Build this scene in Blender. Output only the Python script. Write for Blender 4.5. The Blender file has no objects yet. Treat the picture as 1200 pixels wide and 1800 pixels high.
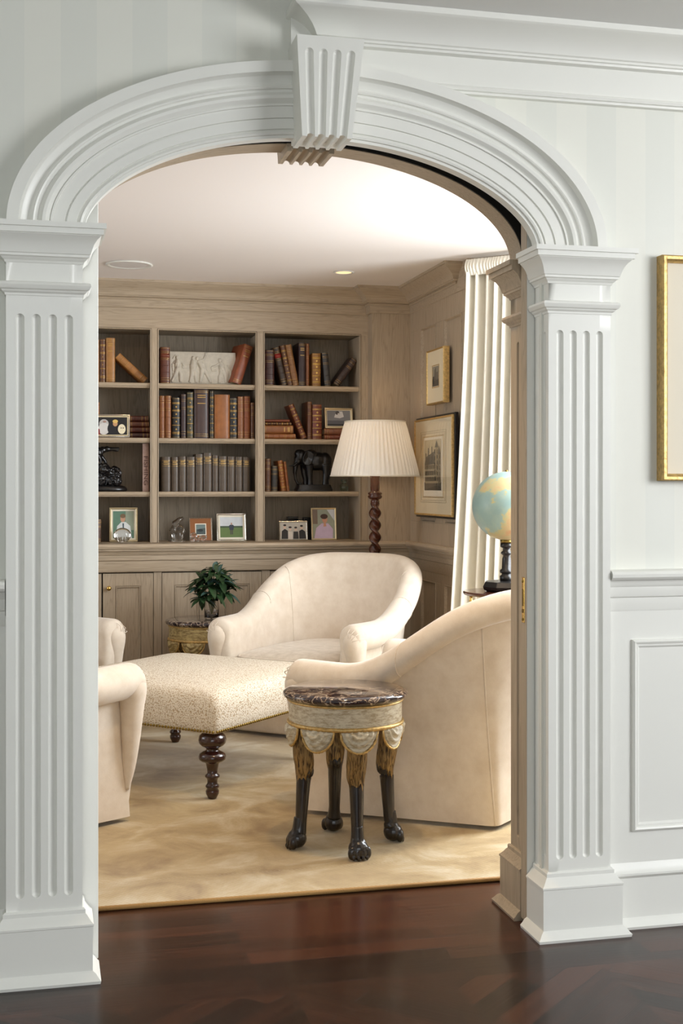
import bpy, bmesh, math, random
from mathutils import Vector, Matrix
PI = math.pi
random.seed(7)
scene = bpy.context.scene
# ---------------------------------------------------------------- camera
FPX = 2221.0; YAW = math.radians(13.3); EYE = 1.30; HOR = 855.0
SN, CS = math.sin(YAW), math.cos(YAW)
cam = bpy.data.cameras.new('camera'); camo = bpy.data.objects.new('camera', cam)
scene.collection.objects.link(camo); scene.camera = camo
camo.location = (0, 0, EYE); camo.rotation_euler = (PI/2, 0, -YAW)
cam.sensor_fit = 'VERTICAL'; cam.sensor_height = 36.0; cam.lens = FPX/1800*36.0
cam.shift_y = (HOR-900.0)/1800.0; cam.clip_start = 0.05
# ---------------------------------------------------------------- exposure, sky, light
vs = scene.view_settings
vs.view_transform = 'Standard'; vs.look = 'None'; vs.gamma = 1.0; vs.exposure = 0.0
vs.use_curve_mapping = False
w = bpy.data.worlds.new('sky'); scene.world = w; w.use_nodes = True
w.node_tree.nodes['Background'].inputs[0].default_value = (0.86, 0.93, 1.0, 1)
w.node_tree.nodes['Background'].inputs[1].default_value = 1.6
scene.cycles.max_bounces = 8; scene.cycles.diffuse_bounces = 5; scene.cycles.glossy_bounces = 4
scene.cycles.transmission_bounces = 6; scene.cycles.sample_clamp_indirect = 6.0
scene.cycles.use_denoising = True
def area(name, loc, target, sx, sy, power, col):
    l = bpy.data.lights.new(name, 'AREA'); l.shape = 'RECTANGLE'; l.size = sx; l.size_y = sy
    l.energy = power; l.color = col
    o = bpy.data.objects.new(name, l); scene.collection.objects.link(o); o.location = loc
    d = Vector(target)-Vector(loc); o.rotation_euler = d.to_track_quat('-Z', 'Y').to_euler(); return o
def spot(name, loc, target, power, col, ang=80, blend=0.8, rad=0.04):
    l = bpy.data.lights.new(name, 'SPOT'); l.energy = power; l.color = col; l.spot_size = math.radians(ang)
    l.spot_blend = blend; l.shadow_soft_size = rad
    o = bpy.data.objects.new(name, l); scene.collection.objects.link(o); o.location = loc
    d = Vector(target)-Vector(loc); o.rotation_euler = d.to_track_quat('-Z', 'Y').to_euler(); return o
DAY = (0.90, 0.95, 1.0); WARM = (1.0, 0.70, 0.40)
# daylight through the bay windows of the library, plus an added left fill
area('bay_daylight', (3.04, 4.95, 1.45), (0.0, 5.2, 0.7), 1.2, 1.9, 125, DAY)
area('angled_bay_daylight', (2.78, 5.98, 1.45), (0.6, 4.3, 1.2), 0.7, 1.8, 36, DAY)
area('left_library_fill', (-2.9, 5.6, 1.5), (1.2, 6.6, 1.2), 1.6, 1.8, 30, DAY)  # added fill light from the left, no known window on that side
# daylight through the hall windows, to the right of and behind the camera
area('hall_daylight_right', (4.3, 0.4, 1.95), (0.9, 3.4, 2.1), 2.0, 1.3, 110, (0.975, 0.985, 1.0))
area('hall_daylight_rear', (-0.5, -3.1, 1.8), (0.9, 2.6, 2.3), 2.6, 1.9, 28, (0.95, 0.97, 1.0))
# recessed downlights in the library ceiling
spot('downlight_rug', (0.95, 3.95, 2.50), (1.35, 4.6, 0.2), 52, WARM, 100)
spot('downlight_threshold', (0.55, 4.35, 2.50), (0.5, 4.3, 0), 14, WARM, 100)
spot('downlight_bookcase', (1.72, 7.0, 2.50), (1.7, 7.4, 0.8), 7, WARM, 90)
spot('downlight_shelves', (0.60, 6.6, 2.50), (0.7, 7.7, 1.3), 5, WARM, 90)

# ---------------------------------------------------------------- measuring helpers: a sight line met with a real plane of the room
def ratio(px):
    u = (px-600)/FPX; return u, SN+u*CS, CS-u*SN
def onY(px, py, Y):
    u, a, b = ratio(px); Z = Y/b; return Vector((Z*a, Y, EYE+(HOR-py)*Z/FPX))
def onX(px, py, X):
    u, a, b = ratio(px); Z = X/a; return Vector((X, Z*b, EYE+(HOR-py)*Z/FPX))
# ---------------------------------------------------------------- materials
def nodes(name):
    m = bpy.data.materials.new(name); m.use_nodes = True
    nt = m.node_tree; b = nt.nodes['Principled BSDF']; return m, nt, b
def srgb(r, g, b):
    f = lambda v: (v/255/12.92) if v/255 <= .04045 else ((v/255+.055)/1.055)**2.4
    return (f(r), f(g), f(b), 1)
def mat(name, col, rough=.5, metal=0, spec=.5, bump=0, bscale=60, coat=0, var=0, emis=None, sheen=0):
    m, nt, b = nodes(name)
    b.inputs['Base Color'].default_value = col; b.inputs['Roughness'].default_value = rough
    b.inputs['Metallic'].default_value = metal; b.inputs['Specular IOR Level'].default_value = spec
    b.inputs['Coat Weight'].default_value = coat; b.inputs['Coat Roughness'].default_value = .15
    if sheen: b.inputs['Sheen Weight'].default_value = sheen
    if emis: b.inputs['Emission Color'].default_value = emis[0]; b.inputs['Emission Strength'].default_value = emis[1]
    tc = nt.nodes.new('ShaderNodeTexCoord')
    if bump or var:
        n = nt.nodes.new('ShaderNodeTexNoise'); n.inputs['Scale'].default_value = bscale; n.inputs['Detail'].default_value = 4
        nt.links.new(tc.outputs['Object'], n.inputs['Vector'])
    if bump:
        bp = nt.nodes.new('ShaderNodeBump'); bp.inputs['Strength'].default_value = bump; bp.inputs['Distance'].default_value = .004
        nt.links.new(n.outputs['Fac'], bp.inputs['Height']); nt.links.new(bp.outputs['Normal'], b.inputs['Normal'])
    if var:
        r = nt.nodes.new('ShaderNodeValToRGB')
        r.color_ramp.elements[0].position = .3; r.color_ramp.elements[1].position = .7
        r.color_ramp.elements[0].color = tuple(c*(1-var) for c in col[:3])+(1,)
        r.color_ramp.elements[1].color = tuple(min(1, c*(1+var)) for c in col[:3])+(1,)
        nt.links.new(n.outputs['Fac'], r.inputs['Fac']); nt.links.new(r.outputs['Color'], b.inputs['Base Color'])
    return m
def oak(name, axis, ca, cb, cc):
    m, nt, b = nodes(name); L = nt.links.new
    tc = nt.nodes.new('ShaderNodeTexCoord'); mp = nt.nodes.new('ShaderNodeMapping')
    L(tc.outputs['Object'], mp.inputs['Vector'])
    s = [22, 22, 22]; s['xyz'.index(axis)] = 1.6; mp.inputs['Scale'].default_value = s
    n1 = nt.nodes.new('ShaderNodeTexNoise'); n1.inputs['Scale'].default_value = .9; n1.inputs['Detail'].default_value = 3; n1.inputs['Distortion'].default_value = .6
    L(mp.outputs['Vector'], n1.inputs['Vector'])
    mm = nt.nodes.new('ShaderNodeMath'); mm.operation = 'MULTIPLY'; mm.inputs[1].default_value = 9
    fr = nt.nodes.new('ShaderNodeMath'); fr.operation = 'PINGPONG'; fr.inputs[1].default_value = .5
    L(n1.outputs['Fac'], mm.inputs[0]); L(mm.outputs[0], fr.inputs[0])
    mp2 = nt.nodes.new('ShaderNodeMapping'); s2 = [260, 260, 260]; s2['xyz'.index(axis)] = 7
    mp2.inputs['Scale'].default_value = s2; L(tc.outputs['Object'], mp2.inputs['Vector'])
    n2 = nt.nodes.new('ShaderNodeTexNoise'); n2.inputs['Scale'].default_value = 1; n2.inputs['Detail'].default_value = 2
    L(mp2.outputs['Vector'], n2.inputs['Vector'])
    r1 = nt.nodes.new('ShaderNodeValToRGB'); r1.color_ramp.elements[0].color = cc; r1.color_ramp.elements[1].color = ca
    r1.color_ramp.elements[0].position = 0.0; r1.color_ramp.elements[1].position = .22
    L(fr.outputs[0], r1.inputs['Fac'])
    mx = nt.nodes.new('ShaderNodeMix'); mx.data_type = 'RGBA'; mx.inputs[7].default_value = cb
    r2 = nt.nodes.new('ShaderNodeMapRange'); r2.inputs[1].default_value = .35; r2.inputs[2].default_value = .7
    L(n2.outputs['Fac'], r2.inputs[0]); mu = nt.nodes.new('ShaderNodeMath'); mu.operation = 'MULTIPLY'; mu.inputs[1].default_value = .45
    L(r2.outputs[0], mu.inputs[0]); L(mu.outputs[0], mx.inputs[0]); L(r1.outputs['Color'], mx.inputs[6])
    L(mx.outputs[2], b.inputs['Base Color']); b.inputs['Roughness'].default_value = .48
    bp = nt.nodes.new('ShaderNodeBump'); bp.inputs['Strength'].default_value = .12; bp.inputs['Distance'].default_value = .002
    L(n2.outputs['Fac'], bp.inputs['Height']); L(bp.outputs['Normal'], b.inputs['Normal'])
    return m
OA, OB, OC = srgb(182, 165, 142), srgb(150, 133, 111), srgb(166, 150, 128)
M = {}
M['oak_v'] = oak('limed oak upright grain', 'z', OA, OB, OC)
M['oak_h'] = oak('limed oak level grain', 'x', OA, OB, OC)
M['oak_y'] = oak('limed oak side grain', 'y', OA, OB, OC)
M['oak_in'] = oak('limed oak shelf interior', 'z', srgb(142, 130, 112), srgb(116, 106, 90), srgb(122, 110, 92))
M['paint'] = mat('white trim paint', srgb(234, 234, 228), .33, spec=.5, bump=.03, bscale=14)
M['hceil'] = mat('hall ceiling paint', srgb(232, 232, 230), .9)
M['lceil'] = mat('library ceiling paint', srgb(236, 229, 224), .85)
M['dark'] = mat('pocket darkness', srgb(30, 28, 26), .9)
M['groove_shade'] = mat('umber painted groove shade', srgb(74, 62, 48), .7)  # dark tone standing in for shadow lines beside the beads
M['gold'] = mat('antique gilt', srgb(204, 172, 112), .42, metal=.75, bump=.3, bscale=90, var=.25)
M['brass'] = mat('polished brass', srgb(222, 184, 104), .22, metal=1)
M['oldbrass'] = mat('aged brass', srgb(140, 118, 62), .35, metal=1)
M['silver'] = mat('silver plate', srgb(214, 208, 196), .22, metal=.9, bump=.15, bscale=120)
M['champagne'] = mat('champagne gilt moulding', srgb(206, 188, 150), .3, metal=.6, bump=.2, bscale=100)
M['bronze'] = mat('black patinated bronze', srgb(22, 21, 22), .32, metal=.3, bump=.25, bscale=90, coat=.3)
M['ebony'] = mat('ebonised carved wood', srgb(26, 19, 17), .28, bump=.2, bscale=40, coat=.4)
M['mahog'] = mat('polished mahogany', srgb(74, 34, 20), .22, coat=.6, var=.35, bscale=18)
M['mahogd'] = mat('dark turned mahogany', srgb(48, 20, 14), .2, coat=.7, var=.3, bscale=18)
M['cream_cloth'] = mat('cream mat board', srgb(222, 208, 178), .85)
M['mat_white'] = mat('ivory mat', srgb(232, 224, 206), .85)
M['paper'] = mat('book paper', srgb(196, 178, 140), .9, bump=.4, bscale=300)
M['black'] = mat('black lacquer', srgb(24, 22, 22), .3)
M['leaf'] = mat('rhododendron leaf', srgb(44, 68, 40), .38, var=.35, bscale=30, spec=.5)
M['leafb'] = mat('blue green leaf face', srgb(70, 98, 92), .35, var=.25, bscale=30)
M['stem'] = mat('green stem', srgb(110, 110, 60), .6)
def fabric(name, c1, c2, scale=14, weave=700, sheen=.4, rough=.9):
    m, nt, b = nodes(name); L = nt.links.new
    tc = nt.nodes.new('ShaderNodeTexCoord')
    n = nt.nodes.new('ShaderNodeTexNoise'); n.inputs['Scale'].default_value = scale; n.inputs['Detail'].default_value = 6; n.inputs['Roughness'].default_value = .65
    L(tc.outputs['Object'], n.inputs['Vector'])
    r = nt.nodes.new('ShaderNodeValToRGB'); r.color_ramp.elements[0].position = .3; r.color_ramp.elements[1].position = .72
    r.color_ramp.elements[0].color = c1; r.color_ramp.elements[1].color = c2
    L(n.outputs['Fac'], r.inputs['Fac']); L(r.outputs['Color'], b.inputs['Base Color'])
    mp = nt.nodes.new('ShaderNodeMapping'); mp.inputs['Scale'].default_value = (weave*.35, weave*.35, weave)
    L(tc.outputs['Object'], mp.inputs['Vector'])
    n2 = nt.nodes.new('ShaderNodeTexNoise'); n2.inputs['Scale'].default_value = 1; n2.inputs['Detail'].default_value = 2
    L(mp.outputs['Vector'], n2.inputs['Vector'])
    ad = nt.nodes.new('ShaderNodeMath'); ad.inputs[1].default_value = 0
    L(n2.outputs['Fac'], ad.inputs[0])
    bp = nt.nodes.new('ShaderNodeBump'); bp.inputs['Strength'].default_value = .25; bp.inputs['Distance'].default_value = .002
    L(ad.outputs[0], bp.inputs['Height']); L(bp.outputs['Normal'], b.inputs['Normal'])
    b.inputs['Roughness'].default_value = rough; b.inputs['Sheen Weight'].default_value = sheen; b.inputs['Sheen Roughness'].default_value = .4
    b.inputs['Specular IOR Level'].default_value = .2
    return m
M['linen'] = fabric('cream velvet linen', srgb(216, 202, 184), srgb(231, 220, 205))
M['linen2'] = fabric('crushed cream cushion', srgb(198, 184, 165), srgb(226, 214, 198), scale=22)
M['curtain'] = fabric('ivory silk curtain', srgb(226, 221, 208), srgb(236, 232, 220), scale=5, weave=900, sheen=.2)
def speckle():
    m, nt, b = nodes('pebbled cream weave'); L = nt.links.new
    tc = nt.nodes.new('ShaderNodeTexCoord'); v = nt.nodes.new('ShaderNodeTexVoronoi'); v.inputs['Scale'].default_value = 185
    L(tc.outputs['Object'], v.inputs['Vector'])
    r = nt.nodes.new('ShaderNodeValToRGB'); r.color_ramp.elements[0].position = .38; r.color_ramp.elements[1].position = .8
    r.color_ramp.elements[0].color = srgb(230, 222, 206); r.color_ramp.elements[1].color = srgb(182, 160, 128)
    L(v.outputs['Distance'], r.inputs['Fac']); L(r.outputs['Color'], b.inputs['Base Color'])
    bp = nt.nodes.new('ShaderNodeBump'); bp.inputs['Strength'].default_value = .6; bp.inputs['Distance'].default_value = .003; bp.invert = True
    L(v.outputs['Distance'], bp.inputs['Height']); L(bp.outputs['Normal'], b.inputs['Normal'])
    b.inputs['Roughness'].default_value = .85; return m
M['speckle'] = speckle()
def rugm():
    m, nt, b = nodes('gold beige cut pile rug'); L = nt.links.new
    tc = nt.nodes.new('ShaderNodeTexCoord')
    n = nt.nodes.new('ShaderNodeTexNoise'); n.inputs['Scale'].default_value = 3.2; n.inputs['Detail'].default_value = 9; n.inputs['Roughness'].default_value = .62; n.inputs['Distortion'].default_value = .5
    mp = nt.nodes.new('ShaderNodeMapping'); mp.inputs['Scale'].default_value = (1.1, 1.25, 1); L(tc.outputs['Object'], mp.inputs['Vector']); L(mp.outputs['Vector'], n.inputs['Vector'])
    r = nt.nodes.new('ShaderNodeValToRGB'); r.color_ramp.elements[0].position = .34; r.color_ramp.elements[1].position = .66
    r.color_ramp.elements[0].color = srgb(152, 124, 78); r.color_ramp.elements[1].color = srgb(210, 196, 166)
    e = r.color_ramp.elements.new(.5); e.color = srgb(184, 160, 112)
    L(n.outputs['Fac'], r.inputs['Fac']); L(r.outputs['Color'], b.inputs['Base Color'])
    # woven rows near the front border
    sx = nt.nodes.new('ShaderNodeSeparateXYZ'); L(tc.outputs['Object'], sx.inputs[0])
    wv = nt.nodes.new('ShaderNodeTexWave'); wv.inputs['Scale'].default_value = 44; wv.bands_direction = 'DIAGONAL'; wv.inputs['Distortion'].default_value = .6
    L(tc.outputs['Object'], wv.inputs['Vector'])
    n2 = nt.nodes.new('ShaderNodeTexNoise'); n2.inputs['Scale'].default_value = 260; L(tc.outputs['Object'], n2.inputs['Vector'])
    lt = nt.nodes.new('ShaderNodeMath'); lt.operation = 'LESS_THAN'; lt.inputs[1].default_value = 4.17; L(sx.outputs[1], lt.inputs[0])
    mx = nt.nodes.new('ShaderNodeMix'); L(lt.outputs[0], mx.inputs[0]); L(n2.outputs['Fac'], mx.inputs[2]); L(wv.outputs['Fac'], mx.inputs[3])
    bp = nt.nodes.new('ShaderNodeBump'); bp.inputs['Strength'].default_value = .3; bp.inputs['Distance'].default_value = .003
    L(mx.outputs[0], bp.inputs['Height']); L(bp.outputs['Normal'], b.inputs['Normal'])
    b.inputs['Roughness'].default_value = .8; b.inputs['Sheen Weight'].default_value = .5; b.inputs['Sheen Roughness'].default_value = .35
    return m
M['rug'] = rugm()
M['rugedge'] = mat('rug binding', srgb(168, 130, 76), .8, bump=.4, bscale=200)
def floorm():
    m, nt, b = nodes('dark walnut parquet'); L = nt.links.new
    tc = nt.nodes.new('ShaderNodeTexCoord'); sp = nt.nodes.new('ShaderNodeSeparateXYZ'); L(tc.outputs['Object'], sp.inputs[0])
    def planks(rot, wid, ln):
        mp = nt.nodes.new('ShaderNodeMapping'); mp.inputs['Rotation'].default_value = (0, 0, rot); L(tc.outputs['Object'], mp.inputs['Vector'])
        br = nt.nodes.new('ShaderNodeTexBrick'); br.inputs['Scale'].default_value = 1; br.inputs['Brick Width'].default_value = ln; br.inputs['Row Height'].default_value = wid
        br.inputs['Mortar Size'].default_value = .0012; br.inputs['Color1'].default_value = (0, 0, 0, 1); br.inputs['Color2'].default_value = (1, 1, 1, 1); br.inputs['Mortar'].default_value = (0, 0, 0, 1)
        br.inputs['Bias'].default_value = 0; L(mp.outputs['Vector'], br.inputs['Vector'])
        mp2 = nt.nodes.new('ShaderNodeMapping'); mp2.inputs['Scale'].default_value = (3.0, 90, 1); L(mp.outputs['Vector'], mp2.inputs['Vector'])
        n = nt.nodes.new('ShaderNodeTexNoise'); n.inputs['Scale'].default_value = 1; n.inputs['Detail'].default_value = 5; L(mp2.outputs['Vector'], n.inputs['Vector'])
        a = nt.nodes.new('ShaderNodeMath'); a.operation = 'MULTIPLY'; a.inputs[1].default_value = .45; L(br.outputs['Color'], a.inputs[0])
        c = nt.nodes.new('ShaderNodeMath'); c.operation = 'MULTIPLY_ADD'; c.inputs[1].default_value = .75; L(n.outputs['Fac'], c.inputs[0]); L(a.outputs[0], c.inputs[2])
        return c.outputs[0], br.outputs['Fac']
    A, fa = planks(0, .085, 1.1)
    B1, f1 = planks(math.radians(42), .085, .5)
    B2, f2 = planks(math.radians(-42), .085, .5)
    def mth(op, a, bb=None):
        k = nt.nodes.new('ShaderNodeMath'); k.operation = op
        for i, q in enumerate((a, bb)):
            if q is None: continue
            if isinstance(q, (int, float)): k.inputs[i].default_value = q
            else: L(q, k.inputs[i])
        return k.outputs[0]
    sel = mth('GREATER_THAN', mth('PINGPONG', sp.outputs[0], .42), .21)
    bord = mth('GREATER_THAN', sp.outputs[1], 3.18)
    def mix(f, a, c):
        x = nt.nodes.new('ShaderNodeMix'); L(f, x.inputs[0]); L(a, x.inputs[2]); L(c, x.inputs[3]); return x.outputs[0]
    H = mix(bord, mix(sel, B1, B2), A); F = mix(bord, mix(sel, f1, f2), fa)
    r = nt.nodes.new('ShaderNodeValToRGB'); r.color_ramp.elements[0].position = .28; r.color_ramp.elements[1].position = .92
    r.color_ramp.elements[0].color = srgb(22, 12, 8); r.color_ramp.elements[1].color = srgb(78, 42, 27)
    e = r.color_ramp.elements.new(.55); e.color = srgb(44, 23, 15)
    L(H, r.inputs['Fac']); mx = nt.nodes.new('ShaderNodeMix'); mx.data_type = 'RGBA'; mx.inputs[7].default_value = srgb(20, 11, 8)
    L(F, mx.inputs[0]); L(r.outputs['Color'], mx.inputs[6]); L(mx.outputs[2], b.inputs['Base Color'])
    b.inputs['Roughness'].default_value = .24; b.inputs['Specular IOR Level'].default_value = .32; b.inputs['Coat Weight'].default_value = .08; b.inputs['Coat Roughness'].default_value = .1
    n = nt.nodes.new('ShaderNodeTexNoise'); n.inputs['Scale'].default_value = 5; L(tc.outputs['Object'], n.inputs['Vector'])
    ad = mth('MULTIPLY_ADD', n.outputs['Fac'], .25)
    bp = nt.nodes.new('ShaderNodeBump'); bp.inputs['Strength'].default_value = .35; bp.inputs['Distance'].default_value = .0016
    L(mth('SUBTRACT', mth('MULTIPLY', H, .4), F), bp.inputs['Height']); L(bp.outputs['Normal'], b.inputs['Normal'])
    return m
M['floor'] = floorm()
def wallpaper():
    m, nt, b = nodes('tonal striped wallpaper'); L = nt.links.new
    tc = nt.nodes.new('ShaderNodeTexCoord'); sp = nt.nodes.new('ShaderNodeSeparateXYZ'); L(tc.outputs['Object'], sp.inputs[0])
    def mth(op, a, bb):
        k = nt.nodes.new('ShaderNodeMath'); k.operation = op
        L(a, k.inputs[0]); k.inputs[1].default_value = bb; return k.outputs[0]
    st = mth('GREATER_THAN', mth('PINGPONG', sp.outputs[0], .094), .047)
    mx = nt.nodes.new('ShaderNodeMix'); mx.data_type = 'RGBA'
    mx.inputs[6].default_value = srgb(230, 230, 221); mx.inputs[7].default_value = srgb(225, 226, 218)
    L(st, mx.inputs[0]); L(mx.outputs[2], b.inputs['Base Color'])
    rr = nt.nodes.new('ShaderNodeMapRange'); rr.inputs[3].default_value = .5; rr.inputs[4].default_value = .42
    L(st, rr.inputs[0]); L(rr.outputs[0], b.inputs['Roughness']); return m
M['wallpaper'] = wallpaper()
def marble():
    m, nt, b = nodes('dark veined marble'); L = nt.links.new
    tc = nt.nodes.new('ShaderNodeTexCoord')
    n = nt.nodes.new('ShaderNodeTexNoise'); n.inputs['Scale'].default_value = 13; n.inputs['Detail'].default_value = 10; n.inputs['Distortion'].default_value = .9; n.inputs['Roughness'].default_value = .65
    mp = nt.nodes.new('ShaderNodeMapping'); mp.inputs['Scale'].default_value = (1, 1.9, 1); mp.inputs['Rotation'].default_value = (0, 0, .7)
    L(tc.outputs['Object'], mp.inputs['Vector']); L(mp.outputs['Vector'], n.inputs['Vector'])
    a = nt.nodes.new('ShaderNodeMath'); a.operation = 'SUBTRACT'; a.inputs[1].default_value = .5; L(n.outputs['Fac'], a.inputs[0])
    c = nt.nodes.new('ShaderNodeMath'); c.operation = 'ABSOLUTE'; L(a.outputs[0], c.inputs[0])
    r = nt.nodes.new('ShaderNodeValToRGB'); els = r.color_ramp.elements
    els[0].position = 0; els[0].color = srgb(206, 190, 166); els[1].position = .2; els[1].color = srgb(62, 46, 52)
    e = els.new(.012); e.color = srgb(160, 138, 118); e = els.new(.03); e.color = srgb(52, 34, 38); e = els.new(.1); e.color = srgb(36, 26, 32)
    L(c.outputs[0], r.inputs['Fac']); L(r.outputs['Color'], b.inputs['Base Color'])
    b.inputs['Roughness'].default_value = .12; b.inputs['Coat Weight'].default_value = .5; return m
M['marble'] = marble()
def worn(name, c1, c2, sc=30):
    m, nt, b = nodes(name); L = nt.links.new
    tc = nt.nodes.new('ShaderNodeTexCoord'); mp = nt.nodes.new('ShaderNodeMapping'); mp.inputs['Scale'].default_value = (1, 1, 3.2)
    n = nt.nodes.new('ShaderNodeTexNoise'); n.inputs['Scale'].default_value = sc; n.inputs['Detail'].default_value = 8; n.inputs['Roughness'].default_value = .75
    L(tc.outputs['Object'], mp.inputs['Vector']); L(mp.outputs['Vector'], n.inputs['Vector'])
    r = nt.nodes.new('ShaderNodeValToRGB'); r.color_ramp.elements[0].position = .38; r.color_ramp.elements[1].position = .56
    r.color_ramp.elements[0].color = c1; r.color_ramp.elements[1].color = c2
    L(n.outputs['Fac'], r.inputs['Fac']); L(r.outputs['Color'], b.inputs['Base Color'])
    bp = nt.nodes.new('ShaderNodeBump'); bp.inputs['Strength'].default_value = .25; bp.inputs['Distance'].default_value = .003
    L(n.outputs['Fac'], bp.inputs['Height']); L(bp.outputs['Normal'], b.inputs['Normal'])
    b.inputs['Roughness'].default_value = .5; return m
M['wornpaint'] = worn('worn cream paint', srgb(172, 154, 122), srgb(218, 210, 188))
M['wornyellow'] = worn('aged ochre cream paint', srgb(120, 96, 56), srgb(196, 176, 122))
def furm():
    m, nt, b = nodes('gilded carved fur'); L = nt.links.new
    tc = nt.nodes.new('ShaderNodeTexCoord'); mp = nt.nodes.new('ShaderNodeMapping'); mp.inputs['Scale'].default_value = (150, 150, 22)
    n = nt.nodes.new('ShaderNodeTexNoise'); n.inputs['Scale'].default_value = 1; n.inputs['Detail'].default_value = 3; n.inputs['Distortion'].default_value = .8
    L(tc.outputs['Object'], mp.inputs['Vector']); L(mp.outputs['Vector'], n.inputs['Vector'])
    r = nt.nodes.new('ShaderNodeValToRGB'); r.color_ramp.elements[0].position = .34; r.color_ramp.elements[1].position = .6
    r.color_ramp.elements[0].color = srgb(58, 42, 24); r.color_ramp.elements[1].color = srgb(168, 138, 90)
    L(n.outputs['Fac'], r.inputs['Fac']); L(r.outputs['Color'], b.inputs['Base Color'])
    bp = nt.nodes.new('ShaderNodeBump'); bp.inputs['Strength'].default_value = .9; bp.inputs['Distance'].default_value = .006
    L(n.outputs['Fac'], bp.inputs['Height']); L(bp.outputs['Normal'], b.inputs['Normal'])
    b.inputs['Roughness'].default_value = .36; b.inputs['Metallic'].default_value = .55; return m
M['fur'] = furm()
def globem():
    m, nt, b = nodes('antique globe map'); L = nt.links.new
    tc = nt.nodes.new('ShaderNodeTexCoord')
    n = nt.nodes.new('ShaderNodeTexNoise'); n.inputs['Scale'].default_value = 6.5; n.inputs['Detail'].default_value = 6; n.inputs['Roughness'].default_value = .6
    mp = nt.nodes.new('ShaderNodeMapping'); mp.inputs['Location'].default_value = (.37, .2, .1); L(tc.outputs['Object'], mp.inputs['Vector']); L(mp.outputs['Vector'], n.inputs['Vector'])
    r = nt.nodes.new('ShaderNodeValToRGB'); els = r.color_ramp.elements
    els[0].position = .40; els[0].color = srgb(140, 168, 166); els[1].position = .62; els[1].color = srgb(198, 152, 112)
    e = els.new(.475); e.color = srgb(152, 176, 168); e = els.new(.495); e.color = srgb(186, 180, 132); e = els.new(.55); e.color = srgb(196, 176, 132)
    L(n.outputs['Fac'], r.inputs['Fac']); L(r.outputs['Color'], b.inputs['Base Color']); b.inputs['Roughness'].default_value = .35
    return m
M['globe'] = globem()
def glassm(name, col=(1, 1, 1, 1), rough=.02):
    m, nt, b = nodes(name); b.inputs['Base Color'].default_value = col; b.inputs['Transmission Weight'].default_value = 1
    b.inputs['Roughness'].default_value = rough; b.inputs['IOR'].default_value = 1.5; return m
M['glass'] = glassm('clear crystal')
M['smoky'] = glassm('smoky clear glass', (.75, .72, .68, 1))
M['greenglass'] = glassm('greenish bottle glass', (.35, .45, .36, 1), .1)
def paneg():
    m, nt, b = nodes('thin window glass'); L = nt.links.new
    tr = nt.nodes.new('ShaderNodeBsdfTransparent'); gl = nt.nodes.new('ShaderNodeBsdfGlossy'); gl.inputs['Roughness'].default_value = .02
    lw = nt.nodes.new('ShaderNodeLayerWeight'); pw = nt.nodes.new('ShaderNodeMath'); pw.operation = 'POWER'; pw.inputs[1].default_value = 5; L(lw.outputs['Facing'], pw.inputs[0])
    fr = nt.nodes.new('ShaderNodeMath'); fr.operation = 'MULTIPLY_ADD'; fr.inputs[1].default_value = .6; fr.inputs[2].default_value = .03; L(pw.outputs[0], fr.inputs[0])
    mx = nt.nodes.new('ShaderNodeMixShader'); L(fr.outputs[0], mx.inputs[0]); L(tr.outputs[0], mx.inputs[1]); L(gl.outputs[0], mx.inputs[2])
    L(mx.outputs[0], nt.nodes['Material Output'].inputs[0]); nt.nodes.remove(b); return m
M['pane'] = paneg()
def shadem():
    m, nt, b = nodes('pleated ivory silk shade'); L = nt.links.new
    b.inputs['Base Color'].default_value = srgb(246, 244, 238); b.inputs['Roughness'].default_value = .7
    tl = nt.nodes.new('ShaderNodeBsdfTranslucent'); tl.inputs['Color'].default_value = srgb(240, 232, 216)
    mx = nt.nodes.new('ShaderNodeMixShader'); mx.inputs[0].default_value = .25
    L(b.outputs[0], mx.inputs[1]); L(tl.outputs[0], mx.inputs[2]); L(mx.outputs[0], nt.nodes['Material Output'].inputs[0]); return m
M['shade'] = shadem()
_cm = {}
def C(r, g, b, rough=.55, metal=0, var=0.18, coat=.15):
    k = (r, g, b, rough, metal)
    if k not in _cm: _cm[k] = mat('colour %d %d %d' % (r, g, b), srgb(r, g, b), rough, metal, var=var, bscale=26, coat=coat)
    return _cm[k]

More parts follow.
